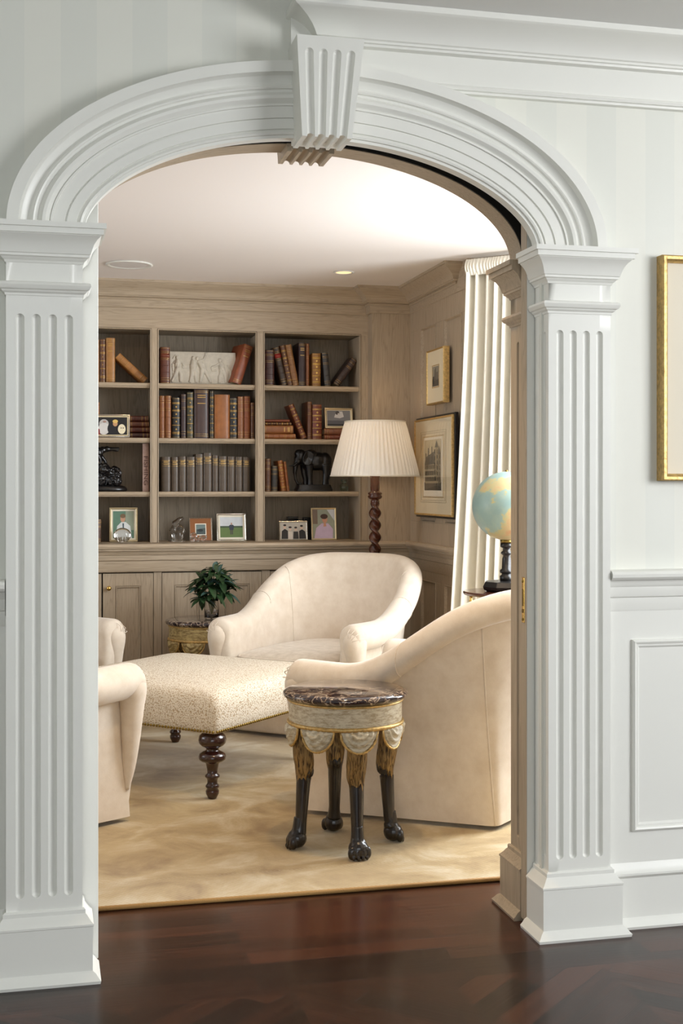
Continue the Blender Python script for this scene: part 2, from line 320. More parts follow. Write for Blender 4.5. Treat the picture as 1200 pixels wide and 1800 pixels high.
# ---------------------------------------------------------------- mesh builder
class MB:
    def __init__(s): s.v = []; s.f = []; s.m = []; s.mi = 0
    def add(s, vs, fs):
        o = len(s.v); s.v += [tuple(v) for v in vs]; s.f += [tuple(i+o for i in f) for f in fs]; s.m += [s.mi]*len(fs)
    def box(s, x0, x1, y0, y1, z0, z1, mx=None):
        vs = [Vector(p) for p in ((x0,y0,z0),(x1,y0,z0),(x1,y1,z0),(x0,y1,z0),(x0,y0,z1),(x1,y0,z1),(x1,y1,z1),(x0,y1,z1))]
        if mx: vs = [mx @ p for p in vs]
        s.add(vs, [(0,3,2,1),(4,5,6,7),(0,1,5,4),(1,2,6,5),(2,3,7,6),(3,0,4,7)])
    def grid(s, rows, closed=False):
        n = len(rows[0]); vs = [p for r in rows for p in r]; fs = []
        for i in range(len(rows)-1):
            for j in range(n if closed else n-1):
                k = (j+1) % n; fs.append((i*n+j, i*n+k, (i+1)*n+k, (i+1)*n+j))
        s.add(vs, fs)
    def ngon(s, pts): s.add(pts, [tuple(range(len(pts)))])
    def lathe(s, prof, c=(0,0,0), n=32, cap=True):
        rows = [[(c[0]+r*math.cos(2*PI*k/n), c[1]+r*math.sin(2*PI*k/n), c[2]+z) for k in range(n)] for r, z in prof]
        s.grid(rows, True)
        if cap:
            if prof[0][0] > 1e-4: s.ngon(rows[0][::-1])
            if prof[-1][0] > 1e-4: s.ngon(rows[-1])
    def tube(s, pts, rads, n=10, cap=True):
        pts = [Vector(p) for p in pts]; rows = []
        if not isinstance(rads, (list, tuple)): rads = [rads]*len(pts)
        up = Vector((0.03, .05, 1)).normalized()
        for i, p in enumerate(pts):
            t = (pts[min(i+1, len(pts)-1)]-pts[max(i-1, 0)]).normalized()
            a = t.cross(up); 
            if a.length < .2: a = t.cross(Vector((0, 1, 0)))
            a.normalize(); b = t.cross(a)
            rows.append([p+(a*math.cos(2*PI*k/n)+b*math.sin(2*PI*k/n))*rads[i] for k in range(n)])
        s.grid(rows, True)
        if cap: s.ngon(rows[0][::-1]); s.ngon(rows[-1])
    def ball(s, c, r, n=14, m=9, rot=None):
        if not isinstance(r, (list, tuple)): r = (r, r, r)
        rows = []
        for i in range(m+1):
            a = -PI/2+PI*i/m
            row = []
            for k in range(n):
                q = Vector((r[0]*math.cos(a)*math.cos(2*PI*k/n), r[1]*math.cos(a)*math.sin(2*PI*k/n), r[2]*math.sin(a)))
                if rot: q = rot @ q
                row.append(Vector(c)+q)
            rows.append(row)
        s.grid(rows, True)
    def prism(s, poly, z0, z1, f=lambda x, y, z: (x, y, z)):
        n = len(poly); a = [f(x, y, z0) for x, y in poly]; b = [f(x, y, z1) for x, y in poly]
        s.add(a+b, [tuple(range(n))[::-1], tuple(range(n, 2*n))]+[(i, (i+1) % n, n+(i+1) % n, n+i) for i in range(n)])
    def moulding(s, path, prof, cap=True):
        # profile (d out to the right of travel, z) swept along a plan path with mitred corners
        P = [Vector((p[0], p[1])) for p in path]; rows = []
        for i, p in enumerate(P):
            nn = []
            if i > 0: t = (P[i]-P[i-1]).normalized(); nn.append(Vector((t.y, -t.x)))
            if i < len(P)-1: t = (P[i+1]-P[i]).normalized(); nn.append(Vector((t.y, -t.x)))
            if len(nn) == 2:
                b = (nn[0]+nn[1]); b = b/ (b.dot(nn[0]))
            else: b = nn[0]
            rows.append([(p.x+b.x*d, p.y+b.y*d, z) for d, z in prof])
        s.grid(rows, True)
        if cap: s.ngon(rows[0][::-1]); s.ngon(rows[-1])
    def build(s, name, mats, parent=None, smooth=False, bevel=0, angle=None, seg=2, loc=None):
        me = bpy.data.meshes.new(name); me.from_pydata([tuple(v) for v in s.v], [], s.f)
        if not isinstance(mats, (list, tuple)): mats = [mats]
        for k in mats: me.materials.append(M[k] if isinstance(k, str) else k)
        for p, i in zip(me.polygons, s.m): p.material_index = i
        bm = bmesh.new(); bm.from_mesh(me); bmesh.ops.remove_doubles(bm, verts=bm.verts, dist=1e-6)
        bmesh.ops.recalc_face_normals(bm, faces=bm.faces); bm.to_mesh(me); bm.free()
        if smooth:
            for p in me.polygons: p.use_smooth = True
            if angle:
                me.set_sharp_from_angle(angle=math.radians(angle))
        o = bpy.data.objects.new(name, me); scene.collection.objects.link(o)
        if parent: o.parent = parent
        if loc: o.location = loc
        if bevel:
            b = o.modifiers.new('bevel', 'BEVEL'); b.width = bevel; b.segments = seg; b.limit_method = 'ANGLE'; b.angle_limit = math.radians(40)
        return o
def empty(name, loc=(0, 0, 0), rz=0, label=None, cat=None, group=None, rx=0, ry=0):
    o = bpy.data.objects.new(name, None); scene.collection.objects.link(o); o.location = loc; o.rotation_euler = (rx, ry, rz)
    o.empty_display_size = .1
    if label: tag(o, label, cat, group)
    return o
def tag(o, label=None, cat=None, group=None, kind=None):
    if label: o['label'] = label
    if cat: o['category'] = cat
    if group: o['group'] = group
    if kind: o['kind'] = kind
    return o
def struct(o): o['kind'] = 'structure'; return o
def remesh(o, voxel, sm=3):
    r = o.modifiers.new('remesh', 'REMESH'); r.mode = 'VOXEL'; r.voxel_size = voxel; r.use_smooth_shade = True
    s = o.modifiers.new('smooth', 'SMOOTH'); s.factor = .5; s.iterations = sm
    return o
def catmull(pts, n):
    pts = [Vector(p) for p in pts]; out = []
    for i in range(len(pts)-1):
        p0 = pts[max(i-1, 0)]; p1 = pts[i]; p2 = pts[i+1]; p3 = pts[min(i+2, len(pts)-1)]
        for k in range(n):
            t = k/n
            out.append(.5*((2*p1)+(p2-p0)*t+(2*p0-5*p1+4*p2-p3)*t*t+(3*p1-p0-3*p2+p3)*t**3))
    out.append(pts[-1]); return out
def sstep(a, b, x):
    t = max(0, min(1, (x-a)/(b-a))); return t*t*(3-2*t)
# ================================================================= THE SETTING
CX = 0.750; SPR = 1.985
b = MB(); b.box(-3.2, 4.6, -3.4, 8.2, -.12, 0); struct(b.build('floor', 'floor'))
def leaf(mb, x0, x1, top, Y0, Y1, a, h, n=48):
    mb.box(x0, CX-a-.02, Y0, Y1, 0, top); mb.box(CX+a+.02, x1, Y0, Y1, 0, top)
    mb.box(CX-a-.02, CX-a, Y0, Y1, SPR-.03, top); mb.box(CX+a, CX+a+.02, Y0, Y1, SPR-.03, top)
    xs = [CX-a*math.cos(PI*i/n) for i in range(n+1)]; zs = [SPR+h*math.sin(PI*i/n) for i in range(n+1)]
    for i in range(n):
        A, B, p, q = xs[i], xs[i+1], zs[i], zs[i+1]
        mb.add([(A,Y0,p),(B,Y0,q),(B,Y0,top),(A,Y0,top),(A,Y1,p),(B,Y1,q),(B,Y1,top),(A,Y1,top)],
               [(0,1,2,3),(7,6,5,4),(0,4,5,1),(3,2,6,7)])
b = MB(); leaf(b, -1.9, 4.5, 3.2, 3.44, 3.455, .64, .28); struct(b.build('wall_middle', 'wallpaper'))
b = MB(); leaf(b, -3.1, 4.5, 3.2, 3.603, 3.69, .667, .312); struct(b.build('wall_library_front', 'oak_v'))
b = MB(); leaf(b, -.75, 2.25, 2.6, 3.599, 3.6025, .666, .311); struct(b.build('trim_19', 'dark'))  # dark sheet on the leaf, shade of the pocket slot put into its colour
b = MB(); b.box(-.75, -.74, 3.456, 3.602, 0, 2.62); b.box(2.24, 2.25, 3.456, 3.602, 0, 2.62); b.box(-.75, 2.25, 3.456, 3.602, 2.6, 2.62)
struct(b.build('trim_1', 'dark'))  # unseen dark lining added to stop light leaking through the pocket
# hall shell
b = MB(); b.box(-1.9, -1.8, -3.2, 3.44, 0, 3.2); struct(b.build('wall_left', 'wallpaper'))
b = MB(); b.box(-1.9, 4.5, -3.3, -3.2, 0, .8); b.box(-1.9, 4.5, -3.3, -3.2, 2.9, 3.2); b.box(-1.9, -1.9+.1, -3.3, -3.2, .8, 2.9); b.box(.9, 4.5, -3.3, -3.2, .8, 2.9)
struct(b.build('wall_rear', 'wallpaper'))
b = MB(); b.box(4.4, 4.5, -3.2, -.8, 0, 3.2); b.box(4.4, 4.5, 1.6, 3.44, 0, 3.2); b.box(4.4, 4.5, -.8, 1.6, 0, .7); b.box(4.4, 4.5, -.8, 1.6, 2.55, 3.2)
struct(b.build('wall_right', 'wallpaper'))
b = MB(); b.box(.74, 4.5, -3.3, 3.44, 2.612, 2.70); b.box(-1.9, .74, -3.3, 3.44, 3.2, 3.28); b.box(.735, .80, -3.3, 3.445, 2.612, 3.25); struct(b.build('ceiling_hall', 'hceil'))
# library shell
b = MB(); b.box(-3.1, 3.3, 3.66, 8.1, 2.515, 2.62); struct(b.build('ceiling', 'lceil'))
b = MB(); b.box(-3.1, 2.32, 7.93, 8.05, 0, 2.6); struct(b.build('wall_back', 'oak_v'))
b = MB(); b.box(2.22, 2.32, 6.38, 7.95, 0, 2.6); struct(b.build('wall_library_right', 'oak_v'))
b = MB(); b.box(-3.1, -3.0, 3.6, 4.6, 0, 2.6); b.box(-3.1, -3.0, 6.6, 8.0, 0, 2.6); b.box(-3.1, -3.0, 4.6, 6.6, 0, .5); b.box(-3.1, -3.0, 4.6, 6.6, 2.35, 2.6); struct(b.build('wall_library_left', 'oak_v'))
# bay: angled wall, far wall, return wall, each with a tall window
def bay_wall(name, p, q, w0, w1, n, bars):
    p = Vector((p[0], p[1], 0)); q = Vector((q[0], q[1], 0)); t = (q-p); Lg = t.length; t.normalize(); ang = math.atan2(t.y, t.x)
    mx = Matrix.Translation(p) @ Matrix.Rotation(ang, 4, 'Z')
    b = MB()
    b.box(0, w0, 0, .1, 0, 2.6, mx); b.box(w1, Lg, 0, .1, 0, 2.6, mx); b.box(w0, w1, 0, .1, 0, .35, mx); b.box(w0, w1, 0, .1, 2.34, 2.6, mx)
    struct(b.build(name, 'oak_v'))
    e = struct(empty('window_%d' % n, (0, 0, 0)))
    f = MB(); f.box(w0, w0+.05, .02, .07, .35, 2.34, mx); f.box(w1-.05, w1, .02, .07, .35, 2.34, mx); f.box(w0, w1, .02, .07, .35, .40, mx); f.box(w0, w1, .02, .07, 2.29, 2.34, mx)
    for k in range(1, bars): x = w0+(w1-w0)*k/bars; f.box(x-.011, x+.011, .03, .06, .40, 2.29, mx)
    for z in (.87, 1.35, 1.82): f.box(w0+.05, w1-.05, .032, .058, z-.011, z+.011, mx)
    f.build('window_frame', 'paint', e, bevel=.003)
    g = MB(); g.box(w0+.04, w1-.04, .043, .047, .39, 2.30, mx); g.build('window_pane', 'pane', e)
bay_wall('wall_bay_back', (2.22, 6.40), (3.08, 5.54), .12, 1.12, 1, 2)
bay_wall('wall_bay', (3.08, 5.54), (3.08, 4.35), .08, 1.12, 2, 3)
bay_wall('wall_bay_front', (3.08, 4.35), (2.22, 3.60), .10, 1.05, 3, 2)

# ---------------------------------------------------------------- archivolt of the hall side
def ell_pt(th, t, a=.842, h=.480):
    x, z = -a*math.cos(th), h*math.sin(th)
    nx, nz = x/a/a, z/h/h; l = math.hypot(nx, nz); return CX+x-nx/l*t, SPR+z-nz/l*t
def arch_sweep(prof, n=96, a=.842, h=.480):
    mb = MB(); rows = []
    for i in range(n+1):
        th = PI*i/n; rows.append([(lambda q: (q[0], y, max(q[1], SPR-.02)))(ell_pt(th, t, a, h)) for t, y in prof])
    mb.grid(rows); return mb
prof = [(0,3.45),(0,3.384),(.030,3.384),(.031,3.392),(.036,3.402),(.044,3.408),(.054,3.411),(.060,3.409),(.062,3.402),(.067,3.399),(.071,3.401),(.073,3.407),
        (.079,3.409),(.083,3.403),(.090,3.398),(.098,3.399),(.106,3.407),(.110,3.411),(.111,3.407),(.116,3.407),(.117,3.412),(.148,3.412),(.149,3.418),(.152,3.418),(.153,3.413),
        (.178,3.413),(.179,3.419),(.183,3.416),(.188,3.413),(.193,3.415),(.194,3.421),(.202,3.421),(.202,3.458)]
o = arch_sweep(prof).build('trim_2', 'paint', smooth=True, angle=25); struct(o)
# slot lining and library archivolt
o = arch_sweep([(-.02, 3.6035), (.001, 3.6035), (.001, 3.700), (-.002, 3.703), (-.19, 3.703), (-.19, 3.689)], a=.665, h=.310).build('trim_3', 'oak_h', smooth=True, angle=25); struct(o)

# ---------------------------------------------------------------- fluted shafts
def flute_face(mb, ux, o, u, n, z0, z1, fl, r, fz0, fz1, K=8, depth=.8):
    """face of width ux starting at o along u, outward normal n, flutes centred at fl"""
    o = Vector(o); u = Vector(u); n = Vector(n)
    zs = [(z0, 0), (fz0-r, 0)]
    for k in range(1, 7): a = PI/2*k/6; zs.append((fz0-r*math.cos(a), r*math.sin(a)))
    for k in range(6): a = PI/2*k/6; zs.append((fz1+r*math.sin(a), r*math.cos(a)))
    zs += [(fz1+r, 0), (z1, 0)]
    rows = []
    for z, wv in zs:
        row = [o+Vector((0, 0, z))]
        for c in fl:
            for k in range(K+1):
                a = PI*k/K; x = c-max(wv, 1e-5)*math.cos(a); row.append(o+u*x-n*(wv*math.sin(a)*depth)+Vector((0, 0, z)))
        row.append(o+u*ux+Vector((0, 0, z))); rows.append(row)
    mb.grid(rows)
def pilaster(name, x0, x1, Yf, Yb, inner, m, side_fl=True, cap_z=SPR, front=True):
    """inner = +1 if the opening is to the right of it"""
    e = struct(empty(name, ((x0+x1)/2, Yf, 0)))
    off = Vector(((x0+x1)/2, Yf, 0)); W = x1-x0; D = Yb-Yf
    def T(mb): mb.v = [tuple(Vector(v)-off) for v in mb.v]; return mb
    b = MB(); fz0, fz1 = .235, cap_z-.245
    if front: flute_face(b, W, (x0, Yf, 0), (1,0,0), (0,-1,0), .12, cap_z-.05, [W/2+(k-1.5)*W*.212 for k in range(4)], W*.058, fz0, fz1, depth=.95)
    else: b.grid([[(x0,Yf,.12),(x1,Yf,.12)],[(x0,Yf,cap_z-.05),(x1,Yf,cap_z-.05)]])
    nf = [D*.27, D*.60] if side_fl else []
    if inner < 0:
        flute_face(b, D, (x0, Yf, 0), (0,1,0), (-1,0,0), .12, cap_z-.05, nf, .0085, fz0, fz1)
        b.grid([[(x1,Yf,.12),(x1,Yb,.12)],[(x1,Yf,cap_z-.05),(x1,Yb,cap_z-.05)]])
    else:
        flute_face(b, D, (x1, Yf, 0), (0,1,0), (1,0,0), .12, cap_z-.05, nf, .0085, fz0, fz1)
        b.grid([[(x0,Yf,.12),(x0,Yb,.12)],[(x0,Yf,cap_z-.05),(x0,Yb,cap_z-.05)]])
    T(b).build('shaft', m, e, smooth=True, angle=35)
    path = [(x0, Yb), (x0, Yf), (x1, Yf), (x1, Yb)]
    c = cap_z
    b = MB(); b.moulding(path, [(-.01,c-.100),(.003,c-.100),(.005,c-.094),(.010,c-.090),(.013,c-.086),(.018,c-.084),(.018,c-.078),(.021,c-.076),(.024,c-.066),(.029,c-.052),(.037,c-.040),(.047,c-.031),(.047,c-.029),(.053,c-.029),(.053,c-.014),(.060,c-.014),(.060,c),(-.01,c)])
    b.box(x0-.058, x1+.058, Yf-.058, Yb, c-.006, c-.0005)
    T(b).build('capital', m, e, smooth=True, angle=28)
    b = MB(); b.moulding(path, [(-.01,c-.186),(.003,c-.186),(.004,c-.180),(.010,c-.176),(.012,c-.172),(.017,c-.170),(.020,c-.166),(.0225,c-.160),(.020,c-.153),(.015,c-.151),(-.01,c-.151)])
    T(b).build('astragal', m, e, smooth=True, angle=28)
    b = MB(); b.moulding(path, [(-.01,0),(.045,0),(.047,.008),(.041,.014),(.034,.024),(.028,.028),(.026,.030),(.026,.145),(.0285,.147),(.0285,.152),(.024,.156),(.018,.163),(.012,.172),(.008,.176),(.008,.186),(.004,.190),(-.01,.190)])
    T(b).build('plinth', m, e, smooth=True, angle=28)
    return e
pilaster('trim_4', -.093, .102, 3.402, 3.504, 1, 'paint')
pilaster('trim_5', 1.416, 1.609, 3.402, 3.504, -1, 'paint')
def lib_pilaster(name, xs, xw, cap_z, m):
    """face towards the library, fluted side towards the opening, near end dying into the pocket door"""
    Y0, Y1 = 3.556, 3.702; sg = 1 if xw > xs else -1; e = struct(empty(name, (xs, Y0, 0))); off = Vector((xs, Y0, 0)); c = cap_z
    def T(mb): mb.v = [tuple(Vector(v)-off) for v in mb.v]; return mb
    path = [(xw, Y1), (xs, Y1), (xs, Y0)] if sg > 0 else [(xs, Y0), (xs, Y1), (xw, Y1)]
    b = MB(); flute_face(b, Y1-Y0, (xs, Y0, 0), (0,1,0), (-sg,0,0), .12, c-.05, [.035, .085], .0095, .235, c-.245)
    b.grid([[(xs,Y1,.12),(xw,Y1,.12)],[(xs,Y1,c-.05),(xw,Y1,c-.05)]]); T(b).build('shaft', m, e, smooth=True, angle=35)

    P = path
    def mould(pr, nm):
        b = MB(); b.moulding(P, pr)
        T(b).build(nm, m, e, smooth=True, angle=28)

    mould([(-.01,c-.100),(.003,c-.100),(.005,c-.094),(.010,c-.090),(.013,c-.086),(.018,c-.084),(.018,c-.078),(.021,c-.076),(.024,c-.066),(.029,c-.052),(.037,c-.040),(.047,c-.031),(.047,c-.029),(.053,c-.029),(.053,c-.014),(.060,c-.014),(.060,c),(-.01,c)], 'capital')
    mould([(-.01,c-.186),(.003,c-.186),(.004,c-.180),(.010,c-.176),(.012,c-.172),(.017,c-.170),(.020,c-.166),(.0225,c-.160),(.020,c-.153),(.015,c-.151),(-.01,c-.151)], 'astragal')
    mould([(-.01,0),(.045,0),(.047,.008),(.041,.014),(.034,.024),(.028,.028),(.026,.030),(.026,.145),(.0285,.147),(.0285,.152),(.024,.156),(.018,.163),(.012,.172),(.008,.176),(.008,.186),(.004,.190),(-.01,.190)], 'plinth')
    return e
lib_pilaster('trim_6', 1.416, 1.62, 1.978, 'oak_v')
lib_pilaster('trim_7', .084, -.12, 1.978, 'oak_v')

# ---------------------------------------------------------------- keystones: fluted face returning under the soffit
def keystone(name, xt0, xt1, xb0, xb1, zt, zb, Yf, Yb, m, ntop):
    e = struct(empty(name, ((xb0+xb1)/2, Yf, zb))); off = Vector(((xb0+xb1)/2, Yf, zb)); b = MB()
    nf = 4; K = 8; rows = []
    def row(z, x0, x1, f, wv, r):   # f maps (x, recess) to a point
        W = x1-x0; out = [f(x0, 0)]
        for k in range(nf):
            c = x0+W*(.5+(k-(nf-1)/2)*.215)
            for j in range(K+1):
                a = PI*j/K; out.append(f(c-max(wv, 1e-5)*math.cos(a), wv*math.sin(a)*1.0))
        out.append(f(x1, 0)); return out
    lerp = lambda z: ((z-zb)/(zt-zb))
    def xs(z): t = lerp(z); return xb0+(xt0-xb0)*t, xb1+(xt1-xb1)*t
    rt = (xt1-xt0)*.062; rb = (xb1-xb0)*.078
    Z = [(zt, 0)]
    zc = zt-ntop
    for k in range(7): a = PI/2*k/6; Z.append((zc+rt*math.cos(a), rt*math.sin(a)))
    for k in range(1, 9): z = zc+(zb-zc)*k/8; Z.append((z, rt+(rb-rt)*k/8))
    for z, wv in Z:
        x0, x1 = xs(z); zz = z
        if z == zb: rows.append(row(z, x0, x1, lambda x, d: (x, Yf+d, zb+d), wv, 0))
        else: rows.append(row(z, x0, x1, lambda x, d, zz=zz: (x, Yf+d, zz), wv, 0))
    x0, x1 = xs(zb); rows.append(row(zb, x0, x1, lambda x, d: (x, Yb, zb+d), rb, 0))
    b.grid(rows)
    # sides and top
    for q in (0, 1):
        a = (xt0, xt1)[q]; c = (xb0, xb1)[q]; b.ngon([(a,Yf,zt),(c,Yf,zb),(c,Yb,zb),(a,Yb,zt)])
    b.ngon([(xt0,Yf,zt),(xt1,Yf,zt),(xt1,Yb,zt),(xt0,Yb,zt)])
    b.v = [tuple(Vector(v)-off) for v in b.v]
    b.build('keystone_block', m, e, smooth=True, angle=30)
keystone('trim_8', .661, .847, .675, .812, 2.509, 2.238, 3.312, 3.44, 'paint', .045)
b = MB(); b.box(.673, .806, 3.40, 3.455, 2.2475, 2.30); struct(b.build('trim_9', 'paint'))
keystone('trim_10', .676, .840, .690, .829, 2.46, 2.272, 3.60, 3.75, 'oak_y', .045)

# ---------------------------------------------------------------- hall crown, frieze, wainscot
Q = 2.612
cp = [(-.02,2.520),(.012,2.520),(.014,2.526),(.020,2.528),(.020,2.534),(.026,2.537),(.030,2.546),(.040,2.560),(.056,2.574),(.074,2.584),(.088,2.590),(.096,2.593),(.100,2.596),(.100,Q),(-.02,Q)]
b = MB(); b.moulding([(.755, 3.46), (.755, 3.405), (4.4, 3.405)], cp); struct(b.build('trim_11', 'paint', smooth=True, angle=25))
b = MB(); b.box(.665, 4.4, 3.418, 3.45, 2.44, Q); b.moulding([(.665, 3.46), (.665, 3.424), (4.4, 3.424)], [(-.02,2.418),(.004,2.418),(.006,2.424),(.012,2.426),(.015,2.432),(.012,2.438),(.006,2.441),(-.02,2.441)])
struct(b.build('trim_12', 'paint', smooth=True, angle=25))
def chair_rail(name, path):
    b = MB(); b.moulding(path, [(-.02,.932),(.006,.932),(.008,.938),(.008,.972),(.014,.975),(.016,.980),(.016,1.004),(.020,1.010),(.022,1.024),(.038,1.027),(.046,1.034),(.047,1.043),(.041,1.051),(.030,1.055),(-.02,1.055)])
    return struct(b.build(name, 'paint', smooth=True, angle=28))
chair_rail('trim_13', [(1.612, 3.438), (4.4, 3.438)]); chair_rail('trim_14', [(-1.8, 3.438), (-.096, 3.438)])
def baseboard(name, path):
    b = MB(); b.moulding(path, [(-.02,0),(.030,0),(.032,.008),(.026,.014),(.020,.024),(.014,.028),(.012,.030),(.012,.146),(.016,.150),(.022,.156),(.022,.162),(.016,.168),(.012,.176),(.009,.186),(.005,.192),(-.02,.192)])
    return struct(b.build(name, 'paint', smooth=True, angle=28))
baseboard('baseboard_right', [(1.612, 3.438), (4.4, 3.438)]); baseboard('baseboard_left', [(-1.8, 3.438), (-.096, 3.438)])
b = MB(); b.box(1.605, 4.4, 3.432, 3.441, .15, .96); b.box(-1.8, -.09, 3.432, 3.441, .15, .96); struct(b.build('trim_15', 'paint'))
def rect_mould(mb, x0, x1, z0, z1, f, prof):
    rows = []
    for ins, pr in prof: rows.append([f(x0+ins, pr, z0+ins), f(x1-ins, pr, z0+ins), f(x1-ins, pr, z1-ins), f(x0+ins, pr, z1-ins)])
    mb.grid(rows, True)
PM = [(0,0),(.001,.009),(.006,.013),(.011,.011),(.013,.006),(.019,.006),(.023,.003),(.025,0)]
for i, (a, c) in enumerate(((1.690, 2.50), (2.62, 3.5), (-1.1, -.20))):
    b = MB(); rect_mould(b, a, c, .283, .848, lambda x, p, z: (x, 3.4325-p, z), PM); struct(b.build('trim_%d' % (16+i), 'paint', smooth=True, angle=25))

# ---------------------------------------------------------------- pocket doors
d = struct(empty('door_1', (1.392, 3.53, 0)))
b = MB(); b.box(0, .82, -.023, -.0, .012, 2.085); b.build('hall_face', 'paint', d)
b = MB(); b.box(-.0015, .82, -.0225, .023, .012, 2.085); b.build('leaf', 'oak_v', d, bevel=.002)
b = MB(); b.box(-.004, .01, -.010, .010, .895, 1.03); lp = b.build('edge_lock_plate', 'brass', d, bevel=.0015); lp['label'] = 'brass edge pull and lock plate'
b = MB(); b.box(-.0055, -.003, -.004, .004, .945, .995); b.build('edge_pull', 'oldbrass', lp)
for z in (.905, 1.018):
    b = MB(); b.ball((-.0045, 0, z), .004, 8, 5); b.build('screw', 'oldbrass', lp)
b = MB(); b.tube([(-.0055,0,.93),(-.006,0,.93)], .006, 10); b.build('keyhole', 'oldbrass', lp)
d = struct(empty('door_2', (.1475, 3.53, 0)))
b = MB(); b.box(-.82, 0, -.023, -.0, .012, 2.085); b.build('hall_face', 'paint', d, bevel=.002)
b = MB(); b.box(-.82, -.001, -.0225, .023, .012, 2.085); b.build('leaf', 'oak_v', d)

# ---------------------------------------------------------------- library cornice, pilaster, panelling
Q = 2.515
cpl = [(-.02,2.362),(.014,2.362),(.018,2.366),(.018,2.408),(.024,2.410),(.027,2.416),(.024,2.421),(.030,2.423),(.040,2.425),(.040,2.431),(.046,2.433),(.050,2.444),(.058,2.458),(.072,2.470),(.090,2.480),(.108,2.492),(.114,2.499),(.120,2.500),(.120,Q),(-.02,Q)]
b = MB(); b.moulding([(-3.0, 7.6), (1.965, 7.6), (1.965, 7.5), (2.22, 7.5), (2.22, 6.60), (2.30, 6.60)], cpl); struct(b.build('trim_20', 'oak_h', smooth=True, angle=25))
b = MB(); b.box(2.203, 2.221, 6.385, 6.62, 2.362, Q); struct(b.build('trim_21', 'oak_y'))
b = MB(); b.box(1.965, 2.23, 7.50, 7.95, 0, 2.37); struct(b.build('trim_22', 'oak_v'))
# dado rail of the right wall, in line with the counter
crl = [(-.02,.800),(.010,.800),(.012,.806),(.012,.862),(.016,.866),(.020,.868),(.020,.896),(.026,.900),(.030,.912),(.040,.922),(.044,.924),(.044,.932),(.054,.936),(.058,.948),(.054,.960),(.046,.965),(-.02,.965)]
b = MB(); b.moulding([(1.97, 7.49), (2.215, 7.49), (2.215, 6.40)], crl); struct(b.build('trim_23', 'oak_h', smooth=True, angle=28))
yy = lambda px: onX(px, 700, 2.208).y
Ys = [7.50, yy(740), yy(766), yy(781), yy(812), 6.39]
zt = onX(770, 566, 2.208).z; zb = onX(760, 919, 2.208).z
def panelling(mb, z0, pz0, pz1, z1):
    mb.box(2.208, 2.222, Ys[5], Ys[0], z0, pz0); mb.box(2.208, 2.222, Ys[5], Ys[0], pz1, z1)
    for a, c in ((0,1),(2,3),(4,5)): mb.box(2.2081, 2.222, Ys[c], Ys[a], pz0, pz1)
b = MB(); panelling(b, .96, zb, zt, 2.37); panelling(b, .12, .22, .745, .81); struct(b.build('trim_24', 'oak_v', bevel=.002))
b = MB()
PL = [(0,0),(.001,.004),(.005,.004),(.010,-.004),(.012,-.012)]
for z0, z1 in ((zb, zt), (.22, .745)):
    for a, c in ((1,2),(3,4)): rect_mould(b, Ys[c], Ys[a], z0, z1, lambda y, p, z: (2.208-p, y, z), PL)
struct(b.build('trim_25', 'oak_y', smooth=True, angle=25))

# ================================================================= THINGS: built-in bookcase and base cabinet
FY = 7.60; BX = [-.64, -.016, .039, .624, .675, 1.260, 1.316, 1.913, 1.968]
SH = [1.920, 1.591, 1.269]; CT = .965; HT = 2.235
bc = empty('bookcase', (.65, FY, CT), 0, 'tall limed oak built-in bookcase with open shelves standing on the base cabinet', 'bookcase')
def loc(mb, e): o = Vector(e.location); mb.v = [tuple(Vector(v)-o) for v in mb.v]; return mb
b = MB(); b.box(-3.0, BX[8], FY, FY+.02, HT, 2.37); loc(b, bc).build('head_rail', 'oak_h', bc, bevel=.0015)
for a, c in ((-.67,-.62),(BX[1],BX[2]),(BX[3],BX[4]),(BX[5],BX[6]),(BX[7],BX[8])):
    b = MB(); b.box(a, c, FY+.0005, FY+.02, CT, HT); b.box((a+c)/2-.012, (a+c)/2+.012, FY+.02, 7.9, CT, HT) if c < 1.9 else b.box(a, a+.02, FY+.02, 7.9, CT, HT)
    loc(b, bc).build('divider', 'oak_v', bc, bevel=.0015)
b = MB()
for a, c in ((BX[2],BX[3]),(BX[4],BX[5]),(BX[6],BX[7])):
    rect_mould(b, a-.006, c+.006, CT-.01, HT+.006, lambda x, p, z: (x, FY-p, z), [(0,0),(.0005,.004),(.003,.005),(.0055,.004),(.006,-.006)])
loc(b, bc).build('bead_moulding', 'oak_v', bc)
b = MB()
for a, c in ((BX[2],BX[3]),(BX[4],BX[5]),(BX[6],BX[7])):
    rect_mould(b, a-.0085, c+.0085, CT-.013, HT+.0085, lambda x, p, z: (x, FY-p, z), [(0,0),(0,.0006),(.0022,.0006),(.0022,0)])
loc(b, bc).build('bead_shadow_line', 'groove_shade', bc)  # flat dark strip around each opening, a groove's shadow put into colour
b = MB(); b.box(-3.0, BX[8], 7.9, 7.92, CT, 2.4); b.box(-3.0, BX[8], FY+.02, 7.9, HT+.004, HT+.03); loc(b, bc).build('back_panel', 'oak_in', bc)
for a, c in ((-.62,BX[1]),(BX[2],BX[3]),(BX[4],BX[5]),(BX[6],BX[7])):
    for z in SH:
        b = MB(); b.box(a-.012, c+.012, FY+.03, 7.9, z-.022, z)
        b.moulding([(a+.001, FY+.03), (c-.001, FY+.03)], [(-.01,z-.030),(.004,z-.030),(.006,z-.024),(.012,z-.021),(.015,z-.012),(.012,z-.003),(.006,z-.0005),(-.01,z-.0005)])
        loc(b, bc).build('shelf', 'oak_h', bc, smooth=True, angle=30)
BFY = 7.50
cab = empty('base_cabinet', (.65, BFY, 0), 0, 'low limed oak cabinet run with panelled doors and moulded counter under the bookcase', 'cabinet')
